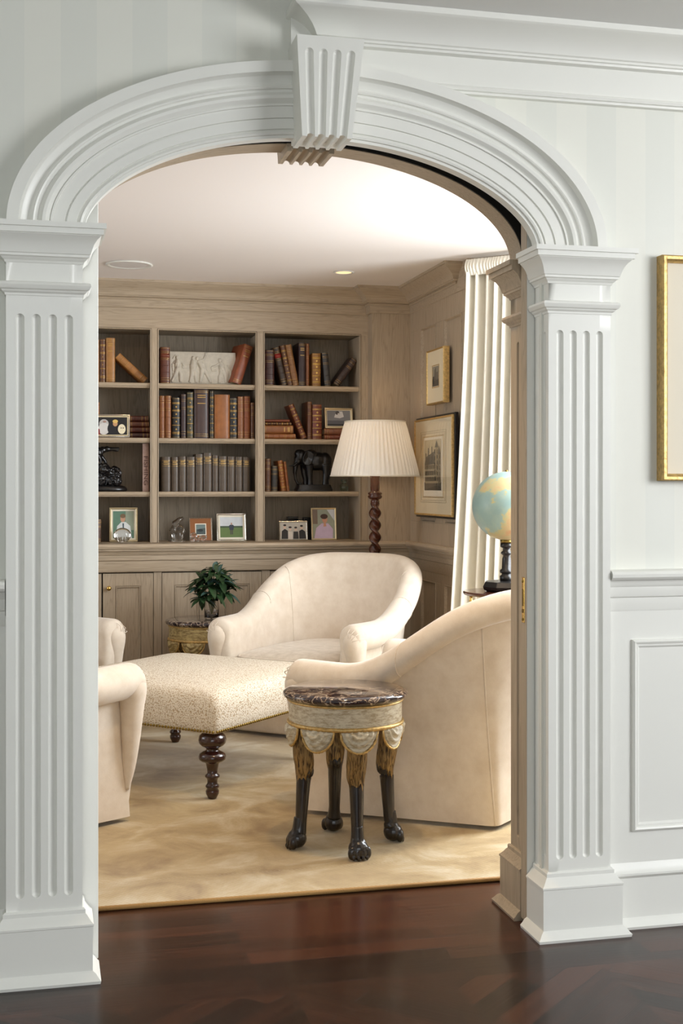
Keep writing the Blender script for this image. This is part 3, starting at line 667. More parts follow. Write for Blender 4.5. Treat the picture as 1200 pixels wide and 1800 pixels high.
b = MB(); b.box(-3.0, 1.97, BFY+.0195, 7.93, .10, .93); b.box(-3.0, 1.97, BFY+.06, 7.93, 0, .10); loc(b, cab).build('carcass', 'dark', cab)  # near black so the shade of the door gaps is in its colour
DO = [(-.60,-.31),(-.305,-.016),(.039,.3365),(.3395,.636),(.683,.979),(.982,1.281),(1.330,1.628),(1.631,1.925)]
b = MB(); b.box(-3.0, 1.97, BFY, BFY+.01, .795, .87)
for a, c in ((-.016,.039),(.636,.683),(1.281,1.330),(1.925,1.97)): b.box(a, c, BFY, BFY+.01, .10, .80)
b.box(-3.0, 1.97, BFY, BFY+.01, .0, .12)
loc(b, cab).build('face_frame', 'oak_v', cab, bevel=.0015)
b = MB(); b.moulding([(-3.0, 7.49), (1.972, 7.49)], crl); b.box(-3.0, 1.972, 7.47, 7.9, .94, .965); loc(b, cab).build('countertop', 'oak_h', cab, smooth=True, angle=28)
for i, (a, c) in enumerate(DO):
    z0, z1 = .125, .790; s = .074
    b = MB(); b.box(a+.0025, a+s, BFY-.001, BFY+.018, z0, z1); b.box(c-s, c-.0025, BFY-.001, BFY+.018, z0, z1)
    b.box(a+s, c-s, BFY-.0008, BFY+.018, z1-s, z1); b.box(a+s, c-s, BFY-.0008, BFY+.018, z0, z0+s)
    dr = loc(b, cab).build('door', 'oak_v', cab, bevel=.0015)
    b = MB(); b.box(a+s-.004, c-s+.004, BFY+.008, BFY+.012, z0+s-.004, z1-s+.004); loc(b, cab).build('door_panel', 'oak_v', dr)
    b = MB(); rect_mould(b, a+s, c-s, z0+s, z1-s, lambda x, p, z: (x, BFY-p, z), [(0,0),(.0005,-.004),(.003,-.004),(.004,.002),(.008,.002),(.011,-.004),(.0115,-.0075),(.014,-.0078)]); loc(b, cab).build('panel_moulding', 'oak_v', dr, smooth=True, angle=25)
    kx = (c-.036) if i % 2 == 0 else (a+.036)
    b = MB(); b.lathe([(.010,0),(.010,.003),(.005,.005),(.005,.012),(.011,.016),(.014,.022),(.011,.029),(.001,.031)], n=18)
    b.v = [(x, -z, y) for x, y, z in b.v]; b.v = [(x+kx-.65, y-.001, z+.705) for x, y, z in b.v]
    kn = b.build('knob', 'brass', dr, smooth=True); kn['label'] = 'small polished brass knob'
# ceiling fittings
e = empty('ceiling_speaker', (.46, 6.983, 2.515), 0, 'round white speaker grille flush in the library ceiling', 'speaker')
b = MB(); b.lathe([(.118,0),(.126,-.003),(.128,-.008),(.112,-.009),(.104,-.004)], n=48, cap=False); b.build('trim_ring', 'paint', e, smooth=True)
b = MB(); b.lathe([(.104,-.005),(.0001,-.007)], n=48, cap=False); b.build('grille', mat('speaker grille', srgb(225, 220, 216), .8, bump=.5, bscale=600), e)
e = empty('downlight', (1.659, 6.963, 2.515), 0, 'small recessed downlight glowing in the ceiling near the bookcase', 'ceiling light')
b = MB(); b.lathe([(.046,-.001),(.058,-.002),(.060,-.005),(.048,-.006),(.044,-.002)], n=36, cap=False); b.build('trim_ring', 'paint', e, smooth=True)
b = MB(); b.lathe([(.044,-.003),(.030,-.0026),(.0001,-.0024)], n=36, cap=False); b.build('lens', mat('glowing lens', srgb(230, 205, 165), .3, emis=(srgb(255, 214, 150), 1.3)), e)
# ================================================================= RUG
e = empty('rug', (.7, 5.7, 0), 0, 'large gold beige cut pile rug with a ribbed woven border under the chairs', 'rug')
b = MB(); b.box(-1.15-.7, 2.16-.7, 3.935-5.7, 7.3-5.7, .001, .013); b.v = b.v
o = b.build('pile', 'rug', e, bevel=.004)
# keep texture space in room metres for the ribbed border
for v in o.data.vertices: v.co.x += .7; v.co.y += 5.7
o.location = (-.7, -5.7, 0)
b = MB(); r = .0075
for p, q in (((-1.15,3.932),(2.16,3.932)), ((2.16,3.932),(2.16,7.3)), ((2.16,7.3),(-1.15,7.3)), ((-1.15,7.3),(-1.15,3.932))):
    b.tube([(p[0]-.7,p[1]-5.7,r), (q[0]-.7,q[1]-5.7,r)], r, 10)
b.build('bound_edge', 'rugedge', e, smooth=True)

# ================================================================= UPHOLSTERED TUB ARMCHAIR
def chair_shapes():
    N = 72
    Pc = catmull([(.372,.385,0),(.392,.22,0),(.405,.02,0),(.395,-.16,0),(.33,-.32,0),(.19,-.425,0),(0,-.455,0)], 12)
    Pc = [Vector((p.x, p.y)) for p in Pc]
    Pc = Pc + [Vector((-p.x, p.y)) for p in Pc[-2::-1]]
    def at(poly, t):
        x = t*(len(poly)-1); i = min(int(x), len(poly)-2); return poly[i].lerp(poly[i+1], x-i)
    def Q(t):
        s = t if t <= .5 else 1-t
        c = .345
        if s < c-.02: p = Vector((.415,.36)).lerp(Vector((.275,-.37)), s/(c-.02))
        elif s > c+.02: p = Vector((.252,-.395)).lerp(Vector((0,-.41)), (s-c-.02)/(.5-c-.02))
        else: p = Vector((.275,-.37)).lerp(Vector((.252,-.395)), (s-c+.02)/.04)
        return p if t <= .5 else Vector((-p.x, p.y))
    def sect(t):
        p = at(Pc, t); a = at(Pc, max(0, t-.01)); c = at(Pc, min(1, t+.01)); tg = (c-a).normalized(); n = Vector((-tg.y, tg.x))
        if n.dot(p-Vector((0, .05))) < 0: n = -n
        k = sstep(.20, -.46, p.y)**1.15; h = .605+.305*k; r = .070-.015*k
        lean = .012+.035*k
        out = []
        for o, z in ((-.062,.22),(-.064,.36),(-.062+lean*.3,h-.26 if h > .7 else .42),(-.06+lean*.75,h-r-.06)):
            out.append((p+n*o, z))
        for j in range(15):
            th = math.radians(180-j*255/14); out.append((p+n*(lean+r*math.cos(th)), h-r+r*math.sin(th)))
        top = p+n*(lean-r*.12); zt = h-r*1.90
        out.append((top, zt)); 
        q = Q(t)
        for j in range(1, 9):
            s = j/8; z = zt+(.018-zt)*s
            g = top.lerp(q, s); bow = .010*math.sin(PI*s)
            out.append((g-(q-Vector((0,-.05))).normalized()*bow, z))
        return [(v.x, v.y, z) for v, z in out]
    return N, sect
def make_chair(name, label, loc_, rz, group='cream tub armchairs around the ottoman'):
    e = empty(name, loc_, rz, label, 'armchair', group)
    N, sect = chair_shapes()
    rows = [sect(i/N) for i in range(N+1)]
    b = MB(); b.grid(rows)
    for row, sg in ((rows[0], 1), (rows[-1], 1)):   # padded arm fronts
        cx = sum(p[0] for p in row)/len(row); prev = row
        ring = []
        for k, (sc, fy) in enumerate(((.97,.020),(.86,.034),(.6,.040),(.2,.042))):
            cz = .40
            nr = []
            for x, y, z in row:
                nx = cx+(x-cx)*sc; nz = cz+(z-cz)*(1-(1-sc)*.55) if z > .1 else z
                nr.append((nx, y+fy*(1 if z > .1 else .4), nz))
            ring.append(nr)
        b.grid([row]+ring, True); b.ngon(ring[-1])
    b.build('upholstered_shell', 'linen', e, smooth=True, angle=75)
    b = MB(); b.box(-.375, .375, .335, .372, .018, .29); b.build('front_rail_panel', 'linen', e, smooth=True, bevel=.012, seg=3)
    # rolled arm front running down and tapering towards the floor
    for s_ in (-1, 1):
        b = MB(); pp = catmull([(s_*.392,.385,.572),(s_*.398,.392,.515),(s_*.404,.390,.42),(s_*.404,.384,.31),(s_*.402,.376,.20),(s_*.402,.366,.12)], 5)
        rr_ = catmull([(.030,0,0),(.060,0,0),(.046,0,0),(.036,0,0),(.024,0,0),(.008,0,0)], 5); b.tube(pp, [v.x for v in rr_], 18)
        b.build('arm_front_roll', 'linen', e, smooth=True)
    for s in (-1, 1):
        b = MB()
        for k in range(4):
            a = math.radians(96-k*26)
            c = Vector((s*.392, .415, .520)); r0, r1 = .020, .070
            b.tube([c+Vector((s*r0*math.cos(a), .032, r0*math.sin(a))), c+Vector((s*.05*math.cos(a), .030, .05*math.sin(a))), c+Vector((s*r1*math.cos(a), -.004, r1*math.sin(a)))], [.0008,.0018,.0005], 6)
        b.build('arm_pleats', 'linen', e, smooth=True)
    # seat cushion
    b = MB(); rows = []; W, D, Hh = .315, .405, .082
    for i in range(17):
        th = -PI/2+PI*i/16; cz = math.copysign(abs(math.sin(th))**.55, math.sin(th)); cr = abs(math.cos(th))**.30
        row = []
        for j in range(56):
            f = 2*PI*j/56; cx = math.copysign(abs(math.cos(f))**.28, math.cos(f)); cy = math.copysign(abs(math.sin(f))**.28, math.sin(f))
            y = .02+D*cr*cy; x = W*cr*cx*(1-.22*sstep(.1, -.38, y)); z = .355+Hh*cz*(1+.12*max(0, 1-(x/W)**2-(cy*cr)**2))
            row.append((x, y, z))
        rows.append(row)
    b.grid(rows, True); cu = b.build('seat_cushion', 'linen2', e, smooth=True)
    b = MB()
    for z in (.405, .305):
        pts = []
        for j in range(73):
            f = 2*PI*j/72; cx = math.copysign(abs(math.cos(f))**.28, math.cos(f)); cy = math.copysign(abs(math.sin(f))**.28, math.sin(f))
            y = .02+D*.985*cy; pts.append((W*.985*cx*(1-.22*sstep(.1, -.38, y)), y, z))
        b.tube(pts, .0045, 6, cap=False)
    b.build('cushion_piping', 'linen', cu, smooth=True)
    # piping seams down the back
    b = MB()
    for t in (.30, .70, .21, .79):
        s = sect(t); inner = t in (.30, .70)
        pts = catmull([Vector(p) for p in (s[1:9] if inner else s[4:19])], 2); b = MB(); b.tube(pts, .0028, 6); b.build('seam_piping', 'linen', e, smooth=True)
    for t in (.345, .655):
        s = sect(t); b = MB(); b.tube([Vector(p) for p in s[19:]], .0035, 6); b.build('skirt_corner_piping', 'linen', e, smooth=True)
    b = MB(); b.tube([Vector(sect(i/80)[19])+Vector((0,0,.001)) for i in range(81)], .004, 6); b.build('roll_piping', 'linen', e, smooth=True)
    return e
OC3 = Vector((.68, 5.78, 0))
make_chair('armchair', 'cream velvet tub armchair standing before the bookcase and twisted wood lamp', (1.455, 6.61, .013), math.radians(139))
make_chair('armchair', 'cream tub armchair seen from outside behind the marble side table, lit warm', (1.547, 4.916, .013), math.radians(46.7))
make_chair('armchair', 'cream tub armchair on the left, its near rolled arm front overlapping the ottoman', (-.225, 4.98, .013), math.radians(-48))
make_chair('armchair', 'cream tub armchair mostly hidden at far left, behind the nearer left chair', (-.20, 6.62, .013), math.radians(-134))

# ================================================================= OTTOMAN
e = empty('ottoman', (.665, 5.785, .0132), math.radians(46.5), 'large square ottoman in pebbled cream weave with nailhead trim and turned legs', 'ottoman'); e.scale = (1, 1, .975)
def rring(hf, r, z, n=6, bow=0):
    out = []
    for cxs, cys, a0 in ((1,1,0),(-1,1,90),(-1,-1,180),(1,-1,270)):
        for k in range(n+1):
            a = math.radians(a0+90*k/n); out.append(((hf-r)*cxs+r*math.cos(a), (hf-r)*cys+r*math.sin(a), z))
        # edge midpoints
        nxt = {(1,1):(-1,1),(-1,1):(-1,-1),(-1,-1):(1,-1),(1,-1):(1,1)}[(cxs,cys)]
        a = math.radians(a0+90); p = Vector(((hf-r)*cxs+r*math.cos(a), (hf-r)*cys+r*math.sin(a), z)); q = Vector(((hf-r)*nxt[0]+r*math.cos(a), (hf-r)*nxt[1]+r*math.sin(a), z))
        for k in range(1, 8): out.append(tuple(p.lerp(q, k/8)))
    return out
b = MB(); hf = .475
rows = [rring(hf-.05, .02, .285), rring(hf-.004, .02, .285), rring(hf, .022, .29), rring(hf+.004, .024, .33), rring(hf+.007, .03, .38), rring(hf+.004, .035, .42), rring(hf-.006, .045, .440), rring(hf-.022, .055, .455), rring(hf-.05, .06, .463), rring(hf-.12, .06, .470), rring(hf-.22, .05, .475), rring(.1, .03, .478), rring(.02, .01, .478)]
b.grid(rows, True); b.ngon(rows[-1]); b.build('upholstered_top', 'speckle', e, smooth=True)
b = MB()
for s in range(4):
    m = Matrix.Rotation(PI/2*s, 3, 'Z')
    for k in range(62):
        p = m @ Vector((-hf+.012+(2*hf-.024)*k/61, -hf-.001, .294))
        b.ball(p, (.0062,.0062,.0062), 8, 4)
o = b.build('nailhead_trim', 'oldbrass', e, smooth=True); o['kind'] = 'stuff'; o['label'] = 'row of small aged brass nailheads'
lp = [(.001,0),(.017,.001),(.019,.006),(.027,.022),(.028,.034),(.022,.044),(.027,.048),(.029,.054),(.026,.060),(.021,.066),(.021,.078),(.024,.088),(.030,.092),(.031,.098),(.027,.103),(.021,.108),(.022,.125),(.027,.148),(.031,.156),(.046,.160),(.055,.168),(.057,.178),(.053,.190),(.040,.198),(.029,.203),(.026,.210),(.029,.218),(.044,.224),(.055,.236),(.058,.250),(.054,.266),(.043,.277),(.034,.283),(.034,.29)]
for sx in (-1, 1):
    for sy in (-1, 1):
        b = MB(); b.lathe(lp, (sx*(hf-.055), sy*(hf-.055), 0), 28); b.build('leg', 'mahogd', e, smooth=True)

# ================================================================= MARBLE TOPPED SIDE TABLES
def side_table(loc_, rz, label, hs=1.0, paint='wornpaint'):
    e = empty('side_table', loc_, rz, label, 'side table', 'round marble topped tables with paw feet'); e.scale = (1, 1, hs)
    b = MB(); b.lathe([(.001,.530),(.200,.530),(.212,.532),(.222,.539),(.2255,.547),(.222,.555),(.212,.560),(.205,.562),(.001,.562)], n=72); b.build('marble_top', 'marble', e, smooth=True, angle=50)
    b = MB(); b.lathe([(.19,.440),(.2015,.440),(.203,.448),(.203,.515),(.206,.530),(.19,.530)], n=72, cap=False); b.build('apron', paint, e, smooth=True, angle=50)
    b = MB()
    b.lathe([(.200,.520),(.207,.522),(.210,.526),(.207,.530),(.200,.531)], n=72, cap=False)
    b.lathe([(.198,.440),(.207,.441),(.211,.446),(.210,.452),(.203,.455)], n=72, cap=False)
    b.build('gilt_moulding', 'gold', e, smooth=True)
    for k in range(8):
        a0 = -PI/2+k*PI/4; b = MB(); rows = []; hw = math.radians(19.5); dep = .078; t = MB()
        for i in range(15):
            v = i/14; row = []
            for j in range(25):
                u = -1+2*j/24
                d = dep*math.sqrt(max(0, 1-u*u*.985)); z = .444-d*v
                rr = math.sqrt(u*u*.9+v*v); R = .199+.018*max(0, 1-rr**2.4)*min(1, v*4+.3)+.0052*math.sin(rr*22+math.sin(u*4))*(1-.3*abs(u))
                a = a0+u*hw; row.append((R*math.cos(a), R*math.sin(a), z))
            rows.append(row)
        b.grid(rows)
        sw = b.build('swag_panel', paint, e, smooth=True)
        pts = []
        for j in range(33):
            u = -1+2*j/32; a = a0+u*hw; d = dep*math.sqrt(max(0, 1-u*u)); pts.append((.2005*math.cos(a), .2005*math.sin(a), .445-d))
        t.tube(pts, [.0045+.0012*math.sin(j*2.4) for j in range(33)], 7)
        t.build('gilt_rope_edge', 'gold', sw, smooth=True)
    for k in range(4):
        a = -PI/2+k*PI/2; ca, sa = math.cos(a), math.sin(a)
        f = lambda r, z, s=0: (r*ca-s*sa, r*sa+s*ca, z)
        b = MB(); pts = catmull([f(.160,.445),f(.160,.40),f(.157,.34),f(.150,.30),f(.147,.275),f(.154,.24),f(.160,.15),f(.164,.09),f(.170,.055)], 4)
        rd = catmull([(.030,0,0),(.029,0,0),(.027,0,0),(.027,0,0),(.029,0,0),(.026,0,0),(.0225,0,0),(.021,0,0),(.026,0,0)], 4)
        b.tube(pts, [v.x for v in rd], 16); b.ball(f(.130,.272), (.014,.014,.024), 12, 8)
        lg = b.build('leg', 'ebony', e, smooth=True)
        b = MB(); rows = []
        pp = catmull([f(.160,.44),f(.160,.40),f(.157,.345),f(.151,.305),f(.149,.28),f(.154,.262)], 6); n = 20
        for i, p in enumerate(pp):
            v = i/(len(pp)-1); R = .033+.003*math.sin(v*PI*.9)-.003*v*v
            row = []
            for j in range(n):
                g = 2*PI*j/n; zz = -.030*v**3*(1 if (j % 2) else .15)+(.018*v**3*math.cos(g-a+PI))
                rr = R*(1+.05*math.sin(g*7+v*9))*(1-.28*v**6)
                row.append((p.x+rr*math.cos(g), p.y+rr*math.sin(g), p.z+zz))
            rows.append(row)
        b.grid(rows, True); fu = b.build('carved_fur', 'fur', lg, smooth=True); fu['label'] = 'gilded carved fur on the upper leg'
        b = MB(); b.ball(f(.178,.035), (.035,.037,.034), 16, 10)
        for s in (-.024, -.008, .008, .024):
            b.ball(f(.205-abs(s)*.35,.0245,s*1.15), (.0145,.0135,.023), 12, 8); b.ball(f(.216-abs(s)*.35,.010,s), (.006,.006,.009), 8, 6); b.tube([f(.208-abs(s)*.3,.03,s*.9), f(.178,.062,s*.6)], [.012,.010], 8)
        b.tube([f(.170,.11), f(.173,.07), f(.178,.04)], [.0185,.0215,.028], 14)
        remesh(b.build('paw_foot', 'ebony', lg, smooth=True), .0022, 1)
    return e
side_table((1.058, 4.415, .0135), math.radians(1), 'round side table in the foreground, dark veined marble top, gilt swags, black paw feet')
side_table((.893, 7.13, .0135), math.radians(18), 'round marble topped side table holding the leafy plant, in front of the cabinet doors', .96, 'wornyellow')

# ================================================================= FLOOR LAMP
e = empty('floor_lamp', (1.905, 7.20, 0), 0, 'tall barley twist mahogany floor lamp with a pleated ivory shade', 'floor lamp')
b = MB(); b.lathe([(.001,0),(.135,.0),(.138,.012),(.130,.028),(.10,.040),(.06,.055),(.045,.075),(.038,.10)], n=40); b.build('base', 'mahog', e, smooth=True)
b = MB(); rows = []
b.lathe([(.036,.08),(.042,.10),(.030,.13),(.036,.22),(.030,.36),(.040,.38),(.043,.395),(.030,.41)], n=28)
for i in range(221):
    z = .40+i*(1.205-.40)/220; row = []; en = min(1, (z-.40)/.04, (1.205-z)/.03); en = max(0, en)
    for j in range(32):
        g = 2*PI*j/32; r = .026+.0105*en*math.cos(2*(g+2*PI*z/.142/1)+0)*1.0; row.append((r*math.cos(g), r*math.sin(g), z))
    rows.append(row)
b.grid(rows, True)
b.lathe([(.024,1.20),(.026,1.212),(.022,1.222),(.036,1.228),(.042,1.236),(.042,1.243),(.036,1.249),(.042,1.255),(.040,1.264),(.028,1.270),(.026,1.275),(.034,1.40)], n=28)
b.build('twisted_column', 'mahog', e, smooth=True)
b = MB(); b.tube([(0,0,1.40),(0,0,1.60)], .005, 8); b.build('lamp_stem', 'oldbrass', e)
for k in range(3):
    a = 2*PI*k/3; b.tube([(0,0,1.62),(.17*math.cos(a),.17*math.sin(a),1.668)], .0025, 6)
b = MB(); b.ball((0,0,1.49), (.03,.03,.042)); b.build('bulb', mat('warm lamp bulb', srgb(255, 230, 190), .3, emis=(srgb(255, 205, 140), 3)), e, smooth=True)
NP = 58; b = MB(); rows = []; Z0, Z1 = 1.362, 1.680
for i in range(9):
    v = i/8; z = Z0+(Z1-Z0)*v; R = .262+(.178-.262)*v; row = []
    for j in range(NP*4):
        g = 2*PI*j/(NP*4); k = j % 4; amp = .0034 if 0 < i < 8 else .001
        row.append(((R+amp*(1, .4, -1, -.4)[k])*math.cos(g), (R+amp*(1, .4, -1, -.4)[k])*math.sin(g), z))
    rows.append(row)
b.grid(rows, True); sh = b.build('pleated_shade', 'shade', e, smooth=False)
b = MB()
for R, z in ((.263, Z0), (.179, Z1)): b.tube([(R*math.cos(2*PI*j/72), R*math.sin(2*PI*j/72), z) for j in range(73)], .0038, 8, cap=False)
b.build('shade_trim', 'curtain', sh, smooth=True)
l = bpy.data.lights.new('lamp_glow', 'POINT'); l.energy = 1.0; l.color = WARM; l.shadow_soft_size = .04
lo = bpy.data.objects.new('lamp_glow', l); scene.collection.objects.link(lo); lo.location = (1.905, 7.20, 1.56)

# ================================================================= CURTAIN
def curtain(A, B_, label, seed, flare=0.0, fl0=None):
    A = Vector(A); B_ = Vector(B_); L_ = (B_-A).length; t = (B_-A).normalized(); n = Vector((t.y, -t.x)); 
    if n.x > 0: n = -n
    e = empty('curtain', (A.x, A.y, 0), 0, label, 'curtain', 'ivory curtains of the bay'); rnd = random.Random(seed)
    ph = [rnd.uniform(-.5, .5) for _ in range(40)]; wl = .052
    b = MB(); rows = []; NU = 240
    for i in range(41):
        v = i/40; z = .012+2.41*v; row = []
        am = .030+.012*(1-v); sp = 1+.0*(1-v)
        for j in range(NU+1):
            s = j/NU*L_; k = s/wl; w_ = math.sin(2*PI*k+.8*math.sin(k*1.7+ph[3])+.12*math.sin(v*4+k)); w2 = math.copysign(abs(w_)**.8, w_)
            x = s*(1-.06*math.sin(v*PI)*0)-flare*(1-v)**1.3*(1-s/L_)
            d = am*w2+.010*math.sin(k*2.1+v*1.3)
            p = t*x+n*d; row.append((p.x, p.y, z))
        rows.append(row)
    b.grid(rows); b.build('curtain_panel', 'curtain', e, smooth=True)
    b = MB(); rows = []
    for i in range(13):
        v = i/12; z = 2.405+.085*v; row = []; bulge = .020*math.sin(PI*min(1, max(0, v)))+.006
        for j in range(NU*2+1):
            s = j/(NU*2)*L_; d = .012*math.sin(2*PI*s/.017+2*math.sin(s*40))*(.6+.4*math.sin(v*3))*.35+bulge+.012
            p = t*s+n*d; row.append((p.x, p.y, z))
        rows.append(row)
    back = [[(q[0]-n.x*.05, q[1]-n.y*.05, q[2]) for q in rows[0]]]
    b.grid(rows); b.grid([rows[-1], [(q[0]-n.x*.04, q[1]-n.y*.04, q[2]) for q in rows[-1]]]); b.grid([[rows[i][0], (rows[i][0][0]-n.x*.04, rows[i][0][1]-n.y*.04, rows[i][0][2])] for i in range(13)])
    b.build('gathered_heading', 'curtain', e, smooth=True)
    b = MB(); b.tube([t*.0+n*-.01+Vector((0,0)) if False else (t.x*.02, t.y*.02, 2.45), (t.x*L_, t.y*L_, 2.45)], .010, 10); b.build('curtain_rod', 'oldbrass', e, smooth=True)
    return e
curtain((2.175, 6.315), (2.56, 5.93), 'long ivory curtain hanging in deep folds beside the framed pictures', 3, flare=.13)
curtain((2.99, 4.46), (2.60, 4.06), 'ivory curtain at the near end of the bay, hidden behind the doorway', 5)

# ================================================================= GLOBE ON ITS TABLE
GX, GY = 2.105, 5.56; GT = .812
e = empty('tea_table', (GX, GY, .0), math.radians(10), 'small round mahogany table with slim brass legs in the bay, under the globe', 'table')
b = MB(); b.lathe([(.001,GT-.018),(.190,GT-.018),(.199,GT-.014),(.203,GT-.006),(.199,GT),(.001,GT)], n=56); b.build('table_top', 'mahog', e, smooth=True, angle=50)
for k in range(4):
    a = PI/4+k*PI/2+.35; x, y = .165*math.cos(a), .165*math.sin(a)
    b = MB(); b.lathe([(.009,0),(.006,.02),(.0055,.3),(.009,.31),(.0055,.32),(.0055,GT-.07),(.010,GT-.06),(.006,GT-.05),(.011,GT-.018)], (x, y, .013), 12); b.v = [(p[0], p[1], min(p[2], GT-.017)) for p in b.v]; b.build('leg', 'brass', e, smooth=True)
b = MB()
for k in range(4):
    a = PI/4+k*PI/2+.35; c = a+PI/2; b.tube([(.165*math.cos(a),.165*math.sin(a),.30),(.165*math.cos(c),.165*math.sin(c),.30)], .005, 8)
b.build('stretcher', 'brass', e, smooth=True)
e = empty('desk_globe', (GX, GY, GT), 0, 'antique terrestrial globe in faded blue and ochre on a black turned stand', 'globe')
b = MB(); b.ball((0,0,.397), .160, 64, 40); b.build('globe_ball', 'globe', e, smooth=True)
b = MB(); b.lathe([(.001,.553),(.006,.556),(.006,.562),(.001,.566)], n=12); b.build('pole_finial', 'oldbrass', e, smooth=True)
b = MB(); b.lathe([(.028,.225),(.030,.238),(.022,.243)], n=24); b.build('brass_collar', 'oldbrass', e, smooth=True)
b = MB(); b.lathe([(.001,0),(.095,0),(.112,.008),(.116,.022),(.104,.046),(.001,.050)], n=8); b.build('octagonal_base', 'black', e, bevel=.003)
b = MB(); b.lathe([(.030,.048),(.032,.070),(.022,.076),(.022,.082),(.031,.086),(.032,.096),(.022,.104),(.020,.150),(.016,.166),(.026,.174),(.027,.180),(.017,.188),(.017,.200),(.029,.206),(.028,.226)], n=28); b.build('turned_stand', 'black', e, smooth=True)

# ================================================================= PLANT IN VASE
VX, VY, VZ = .925, 7.09, .5535
e = empty('vase', (VX, VY, VZ), 0, 'clear glass vase with water holding the leafy branches on the far table', 'vase')
b = MB(); b.lathe([(.001,.0),(.036,.0),(.040,.01),(.042,.06),(.038,.10),(.040,.115),(.038,.115),(.036,.10),(.0395,.06),(.037,.012),(.001,.008)], n=32); b.build('vase_glass', 'glass', e, smooth=True)
e = empty('plant', (VX, VY, VZ+.02), 0, 'dark green rhododendron branches with whorled leaves in the glass vase', 'plant')
rnd = random.Random(11); b = MB(); st = MB()
def leafm(mb, o, d, L_, W_, droop):
    d = Vector(d).normalized(); up = Vector((0,0,1)); s = d.cross(up)
    if s.length < .1: s = Vector((1,0,0))
    s.normalize(); u = s.cross(d).normalized(); rows = []
    for i in range(8):
        v = i/7; p = Vector(o)+d*(L_*v)-Vector((0,0,1))*droop*L_*v*v; wd = W_*math.sin(PI*min(1, .06+v*.93))**.75
        rows.append([p-s*wd+u*wd*.35, p-s*wd*.5+u*wd*.08, p, p+s*wd*.5+u*wd*.08, p+s*wd+u*wd*.35])
    mb.grid(rows)
tips = [(.045,-.06,.19),(-.03,-.03,.215),(-.07,.0,.15),(.06,.03,.21),(.0,-.07,.13),(-.05,.05,.20),(.015,.0,.25),(.07,-.02,.13),(-.06,-.06,.10),(.03,-.05,.235),(-.02,-.07,.17),(.08,.0,.17)]
for i, tp in enumerate(tips):
    st.tube([(0,0,.0),(tp[0]*.3,tp[1]*.3,.09),tp], [.003,.0028,.0025], 6)
    for k in range(13):
        a = 2*PI*k/9+rnd.uniform(-.3,.3); el = rnd.uniform(-.5,.35) if k < 9 else rnd.uniform(.5,1.2)
        b.mi = 1 if rnd.random() < .22 else 0
        leafm(b, tp, (math.cos(a)*math.cos(el)+tp[0]*2, math.sin(a)*math.cos(el)+tp[1]*2, math.sin(el)), rnd.uniform(.075,.105), rnd.uniform(.015,.021), rnd.uniform(.1,.55))
b.build('foliage', ['leaf', 'leafb'], e, smooth=True); st.build('stem', 'stem', e, smooth=True)
